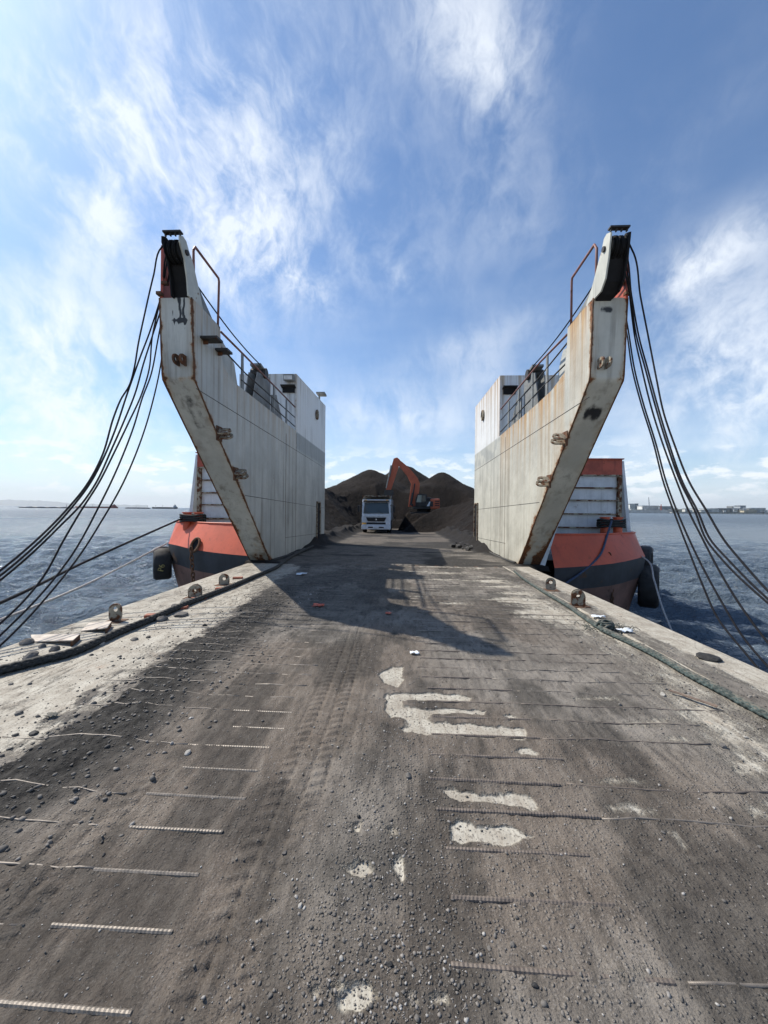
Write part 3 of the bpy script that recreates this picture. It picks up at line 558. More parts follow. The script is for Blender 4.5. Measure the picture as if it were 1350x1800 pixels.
    # deckhouse block on top, behind the walkway
    xo = X+side*2.3; yf_, yb_ = cab_t[0], back; zf_, zr_ = cab_t[1], (cab_t[1]+cab_f[1])/2+.1 if L else cab_f[1]
    hs = [(X, yf_, zw), (xo, yf_, zw), (xo, yb_, zw), (X, yb_, zw), (X, yf_, zf_), (xo, yf_, zf_), (xo, yb_, zr_), (X, yb_, zr_)]
    def quad(a, b, c, d, nu=26, nv=26):
        A, B, C_, D = V(a), V(b), V(c), V(d); U, Vv = np.meshgrid(np.linspace(0, 1, nu), np.linspace(0, 1, nv)); g = ((1-U)*(1-Vv))[..., None]*A+(U*(1-Vv))[..., None]*B+(U*Vv)[..., None]*C_+((1-U)*Vv)[..., None]*D; return g.reshape(-1, 3), gridfaces(nu, nv), U, Vv
    dh = None
    for nm, idx in (('inner_wall', (0, 3, 7, 4)), ('front_wall', (1, 0, 4, 5)), ('outer_wall', (2, 1, 5, 6)), ('rear_wall', (3, 2, 6, 7)), ('roof', (4, 7, 6, 5))):
        gv, gfc, U, Vv = quad(*[hs[i] for i in idx]); de = np.minimum(np.minimum(U, 1-U), 1-Vv)*3
        at = dict(rust=.22*np.exp(-de/.10)+.08, drip=(.55 if not L else .25)*np.exp(-(1-Vv)*2.2)+.3*np.exp(-U*9)*(nm == 'inner_wall'), white=.95+0*U, band=0*U, oil=0*U)
        o = mk('deckhouse_'+nm, (gv, gfc), mat, body, False, at)
    # porthole, vent slot, floodlight
    pc = pX(*((556, 729) if L else (850, 730)), X); a = np.linspace(0, 2*math.pi, 21); rim = np.stack([X-side*.05+0*a, pc[1]+.17*np.cos(a), pc[2]+.21*np.sin(a)], 1); S_('porthole_rim', tube(rim, .045, 8, False), 'lug_paint', True)
    S_('porthole_glass', prism(np.stack([X-side*.012+0*a[:-1], pc[1]+.17*np.cos(a[:-1]), pc[2]+.21*np.sin(a[:-1])], 1), E*.008, -E*0), 'glass_dark')
    vx = [(497, 681), (518, 690)] if L else [(885, 683), (906, 693)]; A, B = pY(*vx[0], yf_-.03), pY(*vx[1], yf_-.03); S_('vent_slot', box((A+B)/2, (abs(B[0]-A[0]), .08, abs(A[2]-B[2]))), 'dark_recess'); S_('vent_hood', box(((A[0]+B[0])/2, yf_-.10, max(A[2], B[2])+.02), (abs(B[0]-A[0])*1.2, .22, .03), rotm('X', -.3)), 'dark_steel')
    if L:
        A = pY(508, 664, yf_-.15); fl = S_('floodlight', box(A, (.40, .22, .26), rotm('X', .2), .03), 'grey_paint'); mk('floodlight_lens', box(A+V((0, -.125, -.03)), (.32, .02, .15), rotm('X', .2)), 'lamp_clear', body)
        A = pX(565, 693, X-.05); S_('roof_lamp', box(A, (.45, .55, .10), None, .02), 'grey_paint'); S_('lamp_bracket', box(A+V((-.1, -.05, -.2)), (.08, .08, .35)), 'grey_paint')
    # dark doorway with frame low on the inner wall
    dz0, dz1 = -.02, 2.02; dy = pX(*((559, 900) if L else (838, 900)), X)[1]; dw = .32
    S_('doorway', box((X-side*.004, dy, (dz0+dz1)/2), (.03, dw*2, dz1-dz0)), 'dark_recess')
    for yy_ in (dy-dw-.03, dy+dw+.03): S_('door_jamb', box((X-side*.02, yy_, (dz0+dz1)/2), (.09, .06, dz1-dz0+.06)), 'lug_paint')
    S_('door_lintel', box((X-side*.02, dy, dz1+.035), (.09, dw*2+.12, .06)), 'lug_paint')
    # head: inner and outer cheek plates with the sheaves between them
    if L: ck = [(332, 523), (330, 490), (325, 455), (317, 425), (317, 414), (322, 415), (328, 424), (332, 439), (340, 463), (349, 503), (358, 543)]
    else: ck = [(1055, 524), (1063, 490), (1069, 450), (1072, 420), (1073, 408), (1066, 411), (1061, 420), (1057, 440), (1050, 466), (1040, 505), (1027, 545)]
    cp = [V((X, *q(*c))) for c in ck]; th = .03; zc0 = zt-.02; HW = .37
    cp[0][2] = zc0; cp[-1][2] = min(cp[-1][2], zt-.01); S_('cheek_plate', prism(cp, E*th, E*.004), 'lug_paint' if False else 'cheek_paint')
    S_('cheek_plate', prism(cp, E*th, E*(HW-th)), 'dark_recess')
    rp = [(282, 525), (283, 431), (294, 431), (300, 470), (305, 525)] if L else [(1104, 525), (1106, 426), (1096, 427), (1090, 470), (1084, 525)]
    S_('outer_flange', prism([pX(*c, XO-E[0]*.01) for c in rp], -E*.05), 'red_paint')
    top = max(p[2] for p in cp); yc = cp[4][1]+.20; zc = top-.24
    for i in range(3):
        x = X+side*(.085+.10*i); a = np.linspace(0, 2*math.pi, 28, endpoint=False)
        g = join(*[prism(np.stack([x+dx+0*a, yc+rr*np.cos(a), zc+rr*np.sin(a)], 1), V((w_, 0, 0))) for dx, rr, w_ in ((-.042, .21, .014), (-.028, .16, .056), (.028, .21, .014))]); S_('sheave', g, 'dark_recess')
    S_('sheave_pin', cyl((X-side*.03, yc, zc), (X+side*(HW+.03), yc, zc), .05, 14), 'dark_steel')
    S_('rope_keeper', box((X+side*(HW*.5), cp[4][1]+.06, top+.05), (HW*.95, .10, .03)), 'dark_steel')
    for i in range(4): S_('keeper_strut', box((X+side*(.04+.095*i), cp[4][1]+.06, top+.015), (.022, .04, .06)), 'dark_steel')
    # added filler coloured black for shade inside the head, set back from cheek edges
    ins = [p.copy() for p in cp]; cy = np.mean([p[1] for p in ins])
    for p in ins[:4]: p[1] += .10
    ins[4] = ins[3]+V((0, .12, .0)); ins = ins[:5]+[p-V((0, .06, .10)) for p in ins[7:]]
    S_('head_shade_fill', prism(ins, E*(HW-2*th-.01), E*(th+.008)), 'dark_recess')
    S_('clamp_plate', box((X+side*(W-.10), ptop[0]+.02, zt+.30), (.12, .08, .05)), 'rusty_steel'); S_('clamp_plate', box((X+side*(W-.02), ptop[0]-.02, zt+.07), (.10, .10, .06)), 'rusty_steel')
    # sloping stay plate behind the head
    g = prism([V((X, *q(*c))) for c in ([(341, 463), (346, 478), (387, 575), (372, 560), (358, 545)] if L else [(1049, 466), (1045, 480), (998, 573), (1012, 560), (1026, 545)])], E*.12, E*.10); S_('stay_plate', g, 'grey_paint')
    # lugs: pairs of eye plates
    for (px, py_) in ([(386, 763), (417, 834)] if L else [(991, 773), (963, 847)]):
        b = pX(px, py_, X); yfr = np.interp(b[2], [zb, kink[1]], [fb, kink[0]]); tdir = V((0, kink[0]-fb, kink[1]-zb)); tdir /= np.linalg.norm(tdir)
        for s in (-.07, .07): S_('eye_lug', eye_plate(V((X+side*.02, yfr+.10, b[2]))+tdir*s, np.cross(tdir, E), -E, .20, .33, .045, .035), 'lug_paint')
        S_('lug_pad', box(V((X-side*.006, yfr+.1, b[2])), (.02, .26, .34), rotm('X', -math.atan(abs(1/slope)) + math.pi/2 if False else 0)), 'rusty_steel')
    b = pY(*((322, 636) if L else (1057, 641)), kink[0]-.0)
    for s in (-.07, .07): S_('eye_lug', eye_plate((b[0]+s, kink[0]+.02, b[2]), (0, 0, 1), (0, -1, 0), .20, .26, .045, .035), 'rusty_steel' if L else 'lug_paint')
    # brackets
    if L:
        for (xa, ya, ln) in ((354, 594, .38), (380, 615, .30)):
            A = pX(xa, ya, X); S_('step_bracket', box((X+ln/2-.02, A[1]+.08, A[2]), (ln, .26, .05)), 'dark_steel'); S_('bracket_gusset', box((X+.05, A[1]+.08, A[2]-.06), (.10, .03, .07)), 'rusty_steel')
    # walkway rail
    rails = ([[(388, 583), (430, 625), (521, 718)], [(388, 610), (430, 655), (521, 736)], [(424, 668), (470, 706), (521, 752)]] if L else [[(997, 588), (950, 636), (879, 721)], [(997, 603), (950, 661), (879, 740)], [(994, 640), (950, 684), (879, 760)]])
    for i, rl in enumerate(rails): S_('guard_rail', tube([pX(*p, X+side*.05) for p in rl], .026 if i == 0 else .019, 8), 'rail_paint' if i == 0 else 'dark_steel', True)
    for pa, pb in ([((425, 622), (426, 686)), ((481, 678), (481, 732)), ((503, 701), (503, 752))] if L else [((963, 624), (961, 700)), ((937, 655), (935, 716)), ((913, 684), (911, 738)), ((895, 705), (894, 756))]):
        A, B = pX(*pa, X+side*.06), pX(*pb, X+side*.06); y = (A[1]+B[1])/2; zt_ = A[2]; zb_ = np.interp(y, [c5[0], c6[0]], [c5[1], zw])-.15; S_('rail_post', prism([(X+side*.04, y-.07, zb_), (X+side*.04, y+.09, zb_), (X+side*.04, y+.05, zt_), (X+side*.04, y-.05, zt_)], E*.03), 'grey_paint')
    # raised pipe rail beside the head
    hp = [(341, 522), (340, 440), (343, 434), (384, 489), (385, 495), (383, 572)] if L else [(1047, 522), (1049, 437), (1045, 430), (1006, 488), (1005, 494), (1004, 570)]
    S_('head_rail', tube(smoothpath([pX(*p, X+side*.03) for p in hp], 12) if False else [pX(*p, X+side*.03) for p in hp], .026, 8), 'rail_paint', True)
    # fairlead pedestal on the walkway with roller, and its stay
    pc = [(440, 702), (476, 729), (475, 664), (453, 654)] if L else [(950, 712), (921, 738), (921, 668), (940, 655)]
    P = [pX(*p, X+side*.22) for p in pc]; zbase = np.interp(P[0][1], [c5[0], c6[0]], [c5[1], zw])-.4; P[0][2] = P[1][2] = zbase
    for s in (0, .26): S_('fairlead_cheek', prism(P, E*.03, E*s), 'grey_paint')
    A = (P[2]+P[3])/2+V((0, 0, .0)); S_('fairlead_roller', cyl(A-E*.08+V((0, 0, .05)), A+E*.40+V((0, 0, .05)), .16, 16), 'dark_steel'); S_('fairlead_cap', box(A+E*.14+V((0, -.1, .16)), (.34, .55, .07), rotm('X', -.15)), 'grey_paint')
    tri = [(478, 694), (486, 694), (498, 746), (478, 732)] if L else [(916, 700), (908, 702), (897, 752), (915, 742)]; S_('stay_gusset', prism([pX(*p, X+side*.25) for p in tri], E*.04), 'grey_paint')
    # end closing of the forward block by the walkway (bowed plate) and locker behind it
    lk = [(391, 600), (397, 610), (412, 640), (418, 680), (392, 650)] if L else [(996, 612), (990, 615), (984, 640), (978, 684), (993, 660)]
    S_('locker', prism([pX(*p, X+side*.3) for p in lk], E*.3), 'tower_paint')
    # grounded plating under the block
    S_('base_rub_strip', tube(smoothpath([(X-side*.05, bot[0]+.05, .03), (X-side*.07, 14, -.02), (X-side*.06, 17, .0), (X-side*.06, back-.4, .04)], 30), .045, 7), 'hawser_black', True)
    # rear wall so that the tower is closed
    S_('rear_wall', box((X+side*W/2, back-.02, zw/2-.1), (W-.02, .03, zw)), 'grey_paint')
    S_('walkway_deck', box((X+side*1.5, (yf_+back)/2, zw-.03), (1.6, back-yf_-.1, .05)), 'grey_paint')
    return dict(X=X, side=side, yc=yc, zc=zc, top=top, W=W, fair=A, body=body)
for k_ in ('tower_paint', 'tower_paint_starboard'): pass
TL = tower(-1); TR = tower(1)

# hull: bulwark, dark band, bottom, lofted around each side of the bow
def hull(side):
    L = side < 0; dz = 0 if L else -.22; ad = .27 if L else .18
    kn = [(4.9, 12.0, .12), (6.0, 12.2, .17), (7.2, 12.6, .24), (8.1, 13.15, .31), (8.62+ad, 13.7, .35), (8.95+ad, 14.5, .38), (9.15+ad, 16, .40), (9.25+ad, 30, .35), (9.25+ad, 72, .1)]
    kn = smoothpath([(side*a, b, c+dz) for a, b, c in kn], 90); inx = V([(-side*.28*sstep(6.5, 8.8, abs(p[0])), .55*sstep(9.2, 8.4, abs(p[0])), 0) for p in kn])
    topz = 1.16+dz; top = kn+inx; top[:, 2] = np.maximum(topz, kn[:, 2]+.4); inx2 = V([(-side*.10*sstep(6.5, 8.8, abs(p[0])), .06, 0) for p in kn])
    b1 = kn+inx2*.3; b1[:, 2] -= .40; b1b = kn+inx2; b1b[:, 2] -= .74; b2 = kn+inx2*3.5; b2[:, 2] = -1.6; b3 = kn+inx2*6; b3[:, 2] = -3.0
    def strip(nm, rows, m):
        # resample rows for smooth, slightly plated shading
        rows = np.array(rows); n = rows.shape[1]; mk(nm, (rows.reshape(-1, 3), gridfaces(n, len(rows)) if L is False else gridfaces(n, len(rows))[:, ::-1].copy()), m, barge, True)
    strip('bulwark', [kn, kn*.5+top*.5, top], 'orange_hull'); strip('hull_band', [b1b-V((0, 0, 0)), b1, kn], 'dark_hull'); strip('hull_bottom', [b3, b2, b1b], 'bottom_hull')
    mk('bulwark_cap', tube(top[:80], .035, 6), 'orange_hull', barge, True)
    # forecastle deck
    X0 = side*4.7; mk('side_deck', prism([(X0, 12.7, .25+dz), (side*6.2, 12.8, .25+dz), (side*7.9, 13.8, .25+dz), (side*8.8, 15.2, .25+dz), (side*9.0, 19.5, .2+dz), (X0, 19.5, .2+dz)], (0, 0, .04)), 'grey_paint', barge)
    # pale stem plate between tower and bulwark
    a = [(1002, 850), (990, 900), (976, 938), (957, 998), (925, 1003), (960, 900)] if not L else [(400, 880), (412, 921), (437, 982), (455, 1000), (470, 985), (430, 890)]
    mk('stem_plate', prism([pY(*p, 11.97) for p in a], (0, .03, 0)), 'fence_white', barge)
    # cargo fence: white plates between stringers, red head band
    Yf = 14.6; ys = (797, 822, 844, 866, 887, 911) if L else (808, 836, 858, 880, 904, 928); xe = -8.22 if L else 8.42; xi = side*4.95
    zz = [pY(350 if L else 1075, y, Yf)[2] for y in ys]; zz.append(.3+dz); xm = (xe+xi)/2; wd = abs(xe-xi)
    fence = mk('cargo_fence', box((xm, Yf+.06, (zz[0]+zz[-1])/2), (wd, .03, zz[0]-zz[-1])), 'fence_white', barge)
    mk('head_band', box((xm, Yf+.005, (zz[0]+zz[1])/2), (wd+.04, .06, zz[0]-zz[1])), 'red_paint', fence)
    for i in range(1, 6):
        mk('fence_panel', box((xm-side*.1, Yf+.025, (zz[i]+zz[i+1])/2), (wd-.36, .02, zz[i]-zz[i+1]-.07)), 'fence_white', fence); mk('stringer', box((xm-side*.02, Yf-.02, zz[i]), (wd, .14, .045)), 'fence_post', fence)
    mk('end_post', box((xe-side*.07, Yf-.01, (zz[1]+zz[-1])/2), (.15, .12, zz[1]-zz[-1])), 'fence_post', fence); mk('top_cap', box((xm, Yf, zz[0]+.02), (wd+.12, .18, .04)), 'red_paint', fence)
    mk('side_fence', prism([(xe+side*.02, Yf+.1, zz[0]), (xe+side*.06, Yf+.1, zz[0]), (xe+side*.50, Yf+.1, zz[-1]), (xe+side*.40, Yf+.1, zz[-1])], (0, 8, -.1)), 'fence_white', barge)
    mk('fence_stay', prism([(xe+side*.01, Yf, zz[0]-.05), (xe+side*.10, Yf, zz[0]-.05), (xe+side*.46, Yf-.05, zz[-1]), (xe+side*.30, Yf-.05, zz[-1])], (0, .04, 0)), 'fence_white', barge)
    # bollards on the bow
    bp = pY(*((329, 918) if L else (1063, 939)), 13.75 if L else 13.9); bol = mk('mooring_bollard', join(*[join(cyl((bp[0]+dx, bp[1], .2), (bp[0]+dx, bp[1], (1.5 if L else 1.7)+dz), .15, 16), cyl((bp[0]+dx, bp[1], (1.5 if L else 1.7)+dz), (bp[0]+dx, bp[1], (1.54 if L else 1.74)+dz), .18, 16)) for dx in ((0, .45) if L else (0, .46))]), 'orange_hull', barge)
    for i in range(4):
        a = np.linspace(0, 2*math.pi, 30); x = bp[0]+.225+(.47)*np.sign(np.cos(a))*np.abs(np.cos(a))**.7; mk('rope_turn', tube(np.stack([x, bp[1]+.22*np.sin(a), (1.20 if L else 1.40)+dz+.075*i+.02*np.sin(3*a+i)], 1), .04, 6, False), 'hawser_black', bol, True)
    # hawse hole with its rim
    hp_ = pY(*((343, 958) if L else (1063, 968)), 12.55 if L else 12.85); a = np.linspace(0, 2*math.pi, 22); tilt = .45
    dirv = V((0, .55, .8)); dirv /= np.linalg.norm(dirv)
    rim = [hp_+V((.14*math.cos(t), 0, 0))+dirv*.27*math.sin(t) for t in a]; hw = mk('hawse_rim', tube(rim, .045, 8, False), 'rusty_steel', barge, True); mk('hawse_opening', prism([hp_+V((.14*math.cos(t), .01, 0))+dirv*.27*math.sin(t) for t in a[:-1]], (0, .02, 0)), 'dark_recess', hw)
    return hp_
mk('hold_floor', box((0, 45, -1.2), (18, 54, .1)), 'dark_recess', barge)
HL = hull(-1); HR = hull(1)

# anchor chains
def chain(p0, n, label, drift):
    ch = thing('anchor_chain', label, 'chain', tuple(p0)); a = np.linspace(0, 2*math.pi, 17); src = []
    for q in range(2):
        x = .055*np.cos(a); z = .10*np.sin(a); pts = np.stack([x, 0*x, z], 1) if q == 0 else np.stack([0*x, x, z], 1); o = mk('chain_link', tube(pts, .021, 6, False), 'rusty_steel', None, True); o.parent = ch; src.append(o)
    for i in range(n):
        o = src[i] if i < 2 else src[i % 2].copy()
        if i > 1: COL.objects.link(o); o.parent = ch
        o.location = (drift*i*.012, -.10+.0*i, -.02-.145*i); o.rotation_euler = (0, random.uniform(-.08, .08), random.uniform(-.3, .3))
chain(HL+V((-.06, -.05, -.12)), 15, 'rusty anchor chain hanging from the hawse hole in the left bow', 1)
chain(HR+V((.06, -.05, -.12)), 14, 'rusty anchor chain hanging from the hawse hole in the right bow', 1)

# rubber fenders (big tyres) on the shoulders of the bow
def tyre(c, r, w, tilt, label, mark=None, rz=0.0):
    f = thing('tyre_fender', label, 'fender', tuple(c), 'rubber fenders on the bow shoulders'); n = 36; prof = [(.52*r, -.36*w), (.66*r, -.5*w), (.90*r, -.5*w), (1.0*r, -.36*w), (1.0*r, .36*w), (.90*r, .5*w), (.66*r, .5*w), (.52*r, .36*w)]; v = []; fc = []; m = len(prof)
    Rm = rotm('Z', rz) @ rotm('Y', tilt)
    for i in range(n):
        a = 2*math.pi*i/n
        for (rr, x) in prof:
            k = 1+(.018 if (i % 3 == 0 and rr >= .99*r) else 0); v.append(Rm @ V((rr*k*math.cos(a), x, rr*k*math.sin(a)))+V(c))
    for i in range(n):
        for j in range(m): fc.append((i*m+j, ((i+1) % n)*m+j, ((i+1) % n)*m+(j+1) % m, i*m+(j+1) % m))
    mk('tyre_body', (V(v), fc), 'rubber', f, True)
    a = np.linspace(0, 2*math.pi, 16); mk('lashing', tube([V(c)+Rm @ V((.10, .56*w*math.sin(t), .77*r+.27*r*math.cos(t))) for t in a], .03, 6, False), 'rope_pale', f, True)
    if mark:
        cu_ = bpy.data.curves.new('t', 'FONT'); cu_.body = mark; cu_.size = .27; cu_.extrude = .004; cu_.align_x = 'CENTER'; tmp = bpy.data.objects.new('t', cu_); COL.objects.link(tmp); dg = bpy.context.evaluated_depsgraph_get(); me = bpy.data.meshes.new_from_object(tmp.evaluated_get(dg)); bpy.data.objects.remove(tmp)
        o = bpy.data.objects.new('painted_mark', me); me.materials.clear(); me.materials.append(MATS['yellow_mark']); COL.objects.link(o); o.parent = f
        return f, o
    return f, None
cL = pY(287, 990, 13.75); fl, pm = tyre(cL+V((-.02, 0, 0)), .62, .60, 0.0, 'worn black tyre fender with faded yellow P6 mark on the left bow', 'P6', R(-57))
pm.matrix_local = Matrix.Translation((.54*.645+.06, -.84*.645, -.10)) @ Matrix.Rotation(R(33), 4, 'Z') @ Matrix.Rotation(R(90), 4, 'X') @ Matrix.Rotation(R(78), 4, 'Z')
cR1 = pY(1134, 985, 14.3); tyre(cR1+V((.0, 0, 0)), .52, .42, 0.0, 'small black tyre fender above the larger one on the right bow', None, R(52))
cR2 = pY(1139, 1030, 13.95); tyre(cR2, .78, .62, 0.0, 'large black tyre fender hanging low on the right bow', None, R(58))

# ================================================================== RAMP FITTINGS
def rlug(px, py_, dbl, w, h, ang, rot=0.0, mat='lug_paint'):
    b = pz(px, py_); b[2] = ground_z(b[0], b[1])-.004; ux = V((math.cos(ang), math.sin(ang), 0)); nz = np.cross(ux, (0, 0, 1)); o = None
    for s in ((-.06, .06) if dbl else (0,)):
        o = mk('eye_lug', eye_plate(b+nz*s, ux, (0, 0, 1), w, h, .035, .03), mat, ramp)
    mk('lug_pad', box(b+V((0, 0, .004)), (w*1.5, w*1.3, .014)), 'rusty_steel', ramp)
rlug(203, 1092, False, .17, .27, .25); rlug(343, 1050, True, .22, .25, .3); rlug(394, 1028, False, .22, .25, .3)
rlug(968, 1040, False, .20, .27, -.35); rlug(1016, 1068, True, .22, .29, -.35)
def rot_block(px, py_, s, ang, tilt, mat, name):
    b = pz(px, py_); z = ground_z(b[0], b[1]); mk(name, box((b[0], b[1], z+s[2]/2-.01), s, rotm('Z', ang) @ rotm('Y', tilt), .006), mat, ramp)
for (x, y, s) in ((268, 1085, (.20, .12, .06)), (350, 1053, (.26, .12, .05)), (388, 1036, (.2, .12, .05)), (418, 1017, (.22, .12, .05)), (318, 1070, (.2, .12, .05))): rot_block(x, y, s, .25, 0, 'red_block', 'stop_block')
def wedge(pts, name='wedge_plate'):
    P = [pz(*p) for p in pts]; a, b, c, d = P; z = .03; top = [a+V((0, 0, .01)), b+V((0, 0, .075)), c+V((0, 0, .075)), d+V((0, 0, .01))]
    v = np.array(top+[p+V((0, 0, -.012)) for p in top]); f = [(0, 1, 2, 3), (7, 6, 5, 4), (0, 4, 5, 1), (1, 5, 6, 2), (2, 6, 7, 3), (3, 7, 4, 0)]; o = mk(name, (v, f), 'wedge_steel', ramp)
    mk('wedge_web', prism([b+V((0, 0, .065)), c+V((0, 0, .065)), (c[0], c[1], 0), (b[0], b[1], 0)], (-.01, -.02, 0)), 'rusty_steel', ramp)
wedge([(142, 1110), (188, 1113), (196, 1101), (156, 1096)]); wedge([(58, 1129), (128, 1136), (141, 1124), (54, 1117)])

# ================================================================== ROPES
def surf(px, py_, r):
    b = pz(px, py_, r); b[2] = max(0, ground_z(b[0], b[1]))+r; return b
pts = [surf(x, y, .05) for x, y in ((-190, 1228), (-90, 1203), (0, 1178), (60, 1163), (120, 1148), (170, 1128), (205, 1112), (260, 1090), (310, 1068), (350, 1052), (400, 1033), (450, 1012), (482, 999))]; pts += [V((-3.75, 11.9, .02)), V((-3.9, 14, .03)), V((-3.95, 16.5, .03))]
tag(mk('mooring_hawser', strands(pts, .026, 4, .34, .024, 6, 12, True), 'hawser_black', None, True), 'thick black plaited hawser lying along the left edge of the ramp', 'rope')
pts = [surf(x, y, .04) for x, y in ((905, 1006), (925, 1020), (960, 1042), (1000, 1066), (1035, 1090), (1062, 1108), (1110, 1130), (1160, 1155), (1215, 1187), (1270, 1215), (1350, 1258), (1440, 1300))]
tag(mk('plaited_rope', strands(pts, .021, 4, .26, .020, 6, 12, True), 'rope_green', None, True), 'thick grey green plaited rope lying along the right edge of the ramp', 'rope')
# frayed knot on it
def knot():
    c = surf(1064, 1103, .05); g = np.random.default_rng(12); gs = []
    for i in range(9):
        a = g.random()*6.28; s = np.linspace(0, 2*math.pi, 14); ax = rotm('Z', a) @ rotm('X', g.uniform(.3, 1.4)); r = g.uniform(.05, .11); gs.append(tube([c+V((0, 0, .02))+ax @ V((r*math.cos(t), r*.8*math.sin(t), .015*math.sin(3*t))) for t in s], .016, 6, False))
    for i in range(60):
        a = g.random()*6.28; d = V((math.cos(a), math.sin(a), g.uniform(-.1, .5))); b = c+V((g.normal(0, .16), g.normal(0, .10), 0)); b[2] = ground_z(b[0], b[1])+.02; l = g.uniform(.05, .14); gs.append(tube([b, b+d*l*.5+V((0, 0, .02)), b+V((d[0], d[1], -.02))*l], .0045, 4))
    tag(mk('frayed_knot', join(*gs), 'rope_green', None, True), 'frayed knot of green rope on the right edge of the ramp', 'rope')
knot()
# wire falls hanging from the tower heads to the outer end of the ramp
def falls(T, lst, labels, grp):
    X0, s = T['X'], T['side']
    for i, (px, lab) in enumerate(zip(lst, labels)):
        xs = X0+s*(.285-.10*(i % 3) if i else .33); n = len(px); pts = [V((xs, T['yc']+.17, T['zc']+.05)), V((xs, T['yc']+.10, T['zc']+.16)), V((xs, T['yc']-.04, T['zc']+.185))]
        pl = X0+s*(.86+.05*i)
        for j, p in enumerate(px):
            u = min(1, (j+1)/3.0); xx = xs*(1-u)+pl*u; pts.append(pX(*p, xx))
        e = pts[-1]; d = pts[-1]-pts[-2]; d /= np.linalg.norm(d); pts += [e+V((0, d[1], d[2]*.7))*1.2, e+V((0, d[1]*3.0, d[2]*1.1))]
        tag(mk('wire_rope', tube(smoothpath(pts, 110), .0145, 7), 'wire', None, True), lab, 'wire rope', grp)
FL = [[(283, 436), (270, 484), (253, 558), (243, 605), (236, 647), (228, 676), (212, 703), (200, 733), (180, 800), (154, 850), (118, 895), (72, 942), (0, 1003)],
      [(296, 440), (283, 520), (264, 581), (247, 626), (224, 691), (200, 762), (182, 805), (158, 850), (122, 897), (74, 948), (0, 1012)],
      [(306, 445), (290, 520), (268, 590), (252, 640), (238, 690), (218, 740), (196, 790), (168, 850), (148, 880), (100, 930), (50, 978), (0, 1020)],
      [(292, 470), (281, 530), (268, 590), (262, 650), (250, 690), (225, 745), (202, 793), (173, 850), (141, 900), (111, 951), (76, 1014), (40, 1058), (0, 1096)],
      [(300, 470), (288, 540), (277, 600), (265, 660), (250, 700), (235, 750), (216, 800), (194, 850), (174, 890), (126, 976), (68, 1049), (30, 1088), (0, 1117)],
      [(309, 460), (297, 540), (288, 600), (281, 650), (270, 700), (256, 750), (238, 800), (216, 850), (176, 920), (149, 963), (78, 1054), (40, 1096), (0, 1135)]]
ordn = ['outermost', 'second', 'third', 'fourth', 'fifth', 'innermost']
falls(TL, FL, ['%s of the six slack black wires hanging from the left tower head' % q if q in ('outermost', 'innermost') else '%s wire from the outside hanging from the left tower head' % q for q in ordn], 'wires hanging from the left bow tower')
FR = [[(1111, 439), (1126, 522), (1141, 599), (1153, 661), (1167, 727), (1185, 780), (1213, 850), (1242, 898), (1274, 951), (1307, 991), (1350, 1039)],
      [(1098, 440), (1110, 519), (1122, 587), (1138, 647), (1158, 721), (1176, 780), (1201, 850), (1227, 900), (1247, 946), (1280, 984), (1350, 1053)],
      [(1090, 450), (1107, 519), (1118, 587), (1134, 647), (1154, 721), (1172, 780), (1197, 850), (1222, 900), (1241, 948), (1274, 989), (1350, 1060)],
      [(1102, 470), (1108, 530), (1115, 587), (1128, 647), (1146, 720), (1165, 780), (1191, 850), (1209, 895), (1237, 951), (1262, 999), (1300, 1062), (1350, 1130)],
      [(1092, 470), (1098, 540), (1106, 590), (1115, 647), (1130, 706), (1153, 780), (1172, 850), (1196, 913), (1232, 991), (1269, 1059), (1310, 1125), (1350, 1172)],
      [(1080, 481), (1092, 543), (1102, 587), (1111, 647), (1126, 706), (1149, 780), (1167, 850), (1186, 903), (1209, 963), (1234, 1026), (1262, 1087), (1312, 1150), (1345, 1190)]]
falls(TR, FR, ['%s of the six slack black wires hanging from the right tower head' % q if q in ('outermost', 'innermost') else '%s wire from the outside hanging from the right tower head' % q for q in ordn], 'wires hanging from the right bow tower')
for T, lab in ((TL, 'left'), (TR, 'right')):
    X = T['X']+T['side']*.25; a = V((X, T['yc']+.2, T['zc']-.02)); b = T['fair']+V((0, 0, .2)); m = (a+b)/2-V((0, 0, .5))
    tag(mk('winch_wire', tube(smoothpath([a, a*.75+b*.25-V((0, 0, .10)), (a+b)/2-V((0, 0, .15)), a*.25+b*.75-V((0, 0, .11)), b], 40), .017, 6), 'wire', None, True), 'black wire running aft from the %s tower head to its fairlead' % lab, 'wire rope')
def line(name, a, b, sag, g, mat, lab, n=40):
    u = np.linspace(0, 1, n)[:, None]; p = a*(1-u)+b*u; p[:, 2] -= (4*sag*u*(1-u))[:, 0]; tag(mk(name, g(p), mat, None, True), lab, 'rope')
a = pY(325, 909, 13.7); b = pY(0, 1060, 6.5); b2 = b+(b-a)*.9
u = pY(155, 985, 9.6); pth = smoothpath([a, u, b, b2+V((0, 0, .5))], 50); tag(mk('mooring_rope', tube(pth, .032, 7), 'wire', None, True), 'taut dark mooring rope from the left bow bollard towards the shore', 'rope')
a = pY(292, 956, 13.5); u = pY(150, 1028, 9.6); b = pY(0, 1090, 6.6); tag(mk('mooring_rope', strands(smoothpath([a, u, b, b+(b-a)*.8+V((0, 0, .4))], 40), .014, 3, .16, .016, 5, 10), 'rope_pale', None, True), 'pale twisted mooring rope from the left tyre fender towards the shore', 'rope')
a = pY(1070, 918, 13.6); pth = [a+V((.1, 0, .05)), pY(1066, 945, 13.0), pY(1055, 975, 12.5), pY(1030, 1000, 12.2), pY(992, 1027, 11.9), pY(960, 1045, 11.6)]; tag(mk('mooring_rope', tube(smoothpath(pth, 40), .035, 7), 'rope_blue', None, True), 'dark blue rope running from the right bow bollard down the hull', 'rope')
